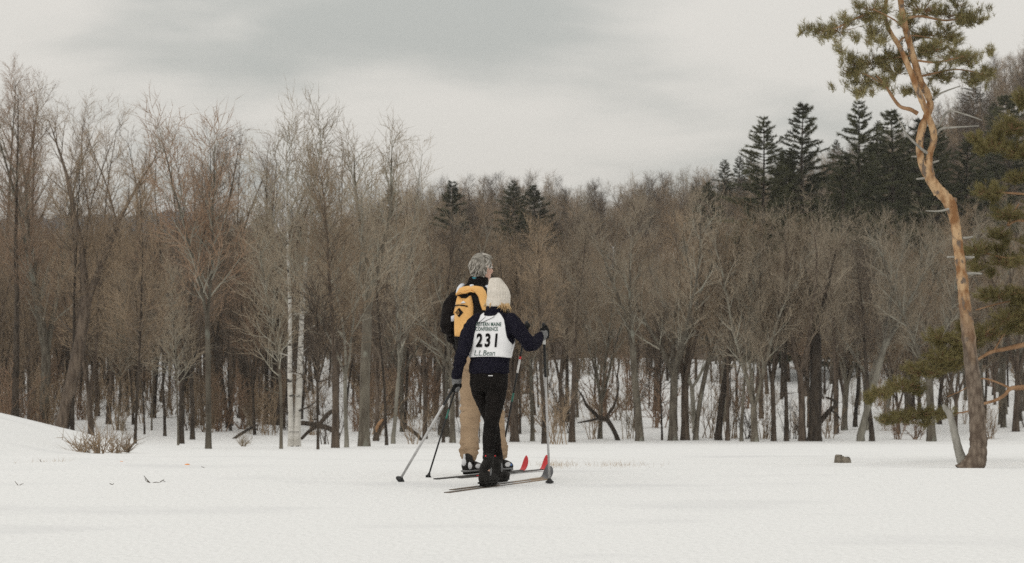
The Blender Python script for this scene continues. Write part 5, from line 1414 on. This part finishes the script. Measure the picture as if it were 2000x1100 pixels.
panel('lid_fold', [(893, 573.5), (904, 568.5), (914, 571), (923, 567.2), (930, 570), (930, 572), (923, 569.8), (914, 573.6), (904, 571), (894, 575)], .016, .032, M['pack_yellow'])
pk = panel('front_pocket', [(888.5, 657), (888.3, 640), (889, 620), (891, 598), (893.5, 586), (896, 578), (902, 583), (908.5, 588.5), (915, 583), (922, 577.5), (924.5, 588), (926.5, 600), (926.5, 615), (924, 636), (918, 657), (904, 658)], -.006, .024, M['pack_yellow'], puff=.006)
panel('zip', [(891.5, 596), (900, 595), (910, 595.2), (920, 597.5), (920.4, 599.8), (910, 597.6), (900, 597.2), (891.2, 598.4)], .022, .052, M['pack_black'], pk)
bdg = panel('badge', [(902.8, 601.4), (911.4, 610.5), (902.8, 620), (894.4, 610.5)], .022, .052, M['pack_black'], pk)
ring = Solid(); q = [bkp(902.6 + 2.6 * math.cos(a), 610.8 + 4.0 * math.sin(a), .053) for a in [i * .5236 for i in range(13)]]
ring.chain([(v, .0012) for v in q], 2, 6); ring.chain([(bkp(902.6, 606.8, .053), .0012), (bkp(902.6, 614.8, .053), .0012)], 2, 6); plain('emblem', ring, M['pack_yellow'], pk)
panel('print_mark', [(905.5, 592.5), (911, 588), (916.5, 591.5), (911.5, 592.8)], .022, .046, M['print_white'], pk)
panel('haul_loop', [(921.5, 556.5), (924, 555.5), (926, 557), (926, 560), (921.5, 560)], .0, .03, M['print_white'])
panel('side_tag', [(879.5, 618), (887, 615), (889.5, 619), (887, 624), (880, 628)], -.03, .0, M['strap_white'])
panel('side_cord', [(885.5, 612), (888, 603), (890, 596), (891, 597), (889.5, 605), (887.5, 613)], -.02, .01, M['pack_yellow'])
panel('side_piping', [(887.8, 606), (889, 596), (890.5, 590), (891.5, 592), (889.6, 607)], -.02, .006, M['strap_white'])
for ctrl in ([(G.p(895, 571, -.10), .014), (G.p(898, 563, -.04), .016), (G.p(903, 557, .03), .015), (G.p(905, 566, .14), .014), (G.p(905, 600, .20), .013), (G.p(905, 640, .17), .012)], [(G.p(947, 575, -.16), .014), (G.p(950, 566, -.11), .016), (G.p(952, 560, -.03), .015), (G.p(955, 568, .10), .014), (G.p(957, 600, .15), .013), (G.p(955, 640, .12), .012)]):
    S_ = Solid(); S_.chain(ctrl, 5, 12, 0, (G.R, 1.5)); plain('shoulder_strap', S_, M['strap_white'], bp)

# ------------------------------------------------------------------ poles
def pole(label, grp, tip, c, ax_, sections, over=.05):
    root = empty('ski_pole', tip, label, 'ski pole', grp)
    Lp = (c - tip).length
    for nm, t0, t1, rad, m in sections:
        S_ = Solid(); a, b = tip.lerp(c, t0), tip.lerp(c, t1)
        u = ax_.orthogonal().normalized(); v = ax_.cross(u)
        S_.loft([(a, u * rad, v * rad), (b, u * rad * 1.03, v * rad * 1.03)], 12, 2); plain(nm, S_, m, root)
    S_ = Solid(); S_.chain([(c - ax_ * .055, .011), (c, .012), (c + ax_ * over, .013), (c + ax_ * (over + .02), .014)], 3, 12); plain('grip', S_, M['pole_black'], root)
    return root
def basket(root, tip, ax_, rad, up_=.05, m='pole_black'):
    d = ax_; c = tip + d * up_; u = Vector((.8, -.6, 0)); u = (u - d * u.dot(d)).normalized(); v = d.cross(u)
    S_ = Solid(); S_.loft([(c + d * .022, u * .011, v * .011), (c + d * .006, u * rad * .55, v * rad * .5), (c - d * .008, u * rad, v * rad * .85), (c - d * .013, u * rad * .95, v * rad * .8), (c - d * .010, u * rad * .4, v * rad * .4)], 20, 2.3); plain('basket', S_, M[m], root)
    S_ = Solid(); S_.loft([(tip + d * up_, u * .007, v * .007), (tip - d * .01, u * .003, v * .003)], 8, 2); plain('spike', S_, M['boot_grey'], root)
gw = 'ski poles of the woman in the bib'; gm = 'ski poles of the man with the backpack'
t = P(779, 948, 19.95); t.z = gz(t.x, t.y)
pr = pole('silver ski pole slanting left from the lowered glove of the woman in the bib', gw, t, hl, lp_axis, [('shaft', .03, .80, .0105, M['pole_silver']), ('upper_shaft', .80, .99, .0115, M['pole_black'])]); basket(pr, t, (hl - t).normalized(), .040, .035)
t = P(1073.5, 946, 19.72); t.z = gz(t.x, t.y)
pr = pole('silver ski pole nearly upright under the raised glove of the woman in the bib', gw, t, hr_, rp_axis, [('shaft', .02, .71, .0095, M['pole_silver']), ('upper_shaft', .71, .925, .0108, M['pole_black']), ('ring', .925, .97, .0125, M['pole_white'])]); basket(pr, t, (hr_ - t).normalized(), .036, .022)
t = mlt.copy(); t.z = gz(t.x, t.y)
pr = pole('thin black ski pole slanting to the left behind the silver one', gm, t, ml, mla, [('shaft', .02, .48, .0075, M['pole_black']), ('band', .48, .56, .0082, M['pole_teal']), ('upper_shaft', .56, .97, .0085, M['pole_black'])]); basket(pr, t, (ml - t).normalized(), .026, .018)
t = mrt.copy(); t.z = gz(t.x, t.y)
pr = pole('black ski pole with a red ring and white band right of the black tights', gm, t, mr_, mra, [('shaft', .02, .50, .0085, M['pole_black']), ('band', .50, .56, .009, M['pole_teal']), ('shaft', .56, .70, .009, M['pole_black']), ('white_band', .70, .795, .0098, M['pole_white']), ('ring', .795, .815, .0105, M['red']), ('upper_shaft', .815, .97, .0098, M['pole_black'])]); basket(pr, t, (mr_ - t).normalized(), .026, .018)

# ------------------------------------------------------------------ winter haze
hm = bpy.data.materials.new('haze'); hm.use_nodes = True
hm.node_tree.nodes.clear()
ho_ = hm.node_tree.nodes.new('ShaderNodeOutputMaterial'); pv = hm.node_tree.nodes.new('ShaderNodeVolumePrincipled')
pv.inputs['Color'].default_value = (0.97, 0.965, 0.96, 1); pv.inputs['Density'].default_value = 0.0002
hm.node_tree.links.new(pv.outputs[0], ho_.inputs['Volume'])
bm = bmesh.new(); bmesh.ops.create_cube(bm, size=1)
for v in bm.verts: v.co = Vector((v.co.x * 5200, v.co.y * 4400 + 1200, -12 if v.co.z < 0 else 66))
me = bpy.data.meshes.new('haze'); bm.to_mesh(me); bm.free()
tag(link('haze', me, hm), kind='stuff')
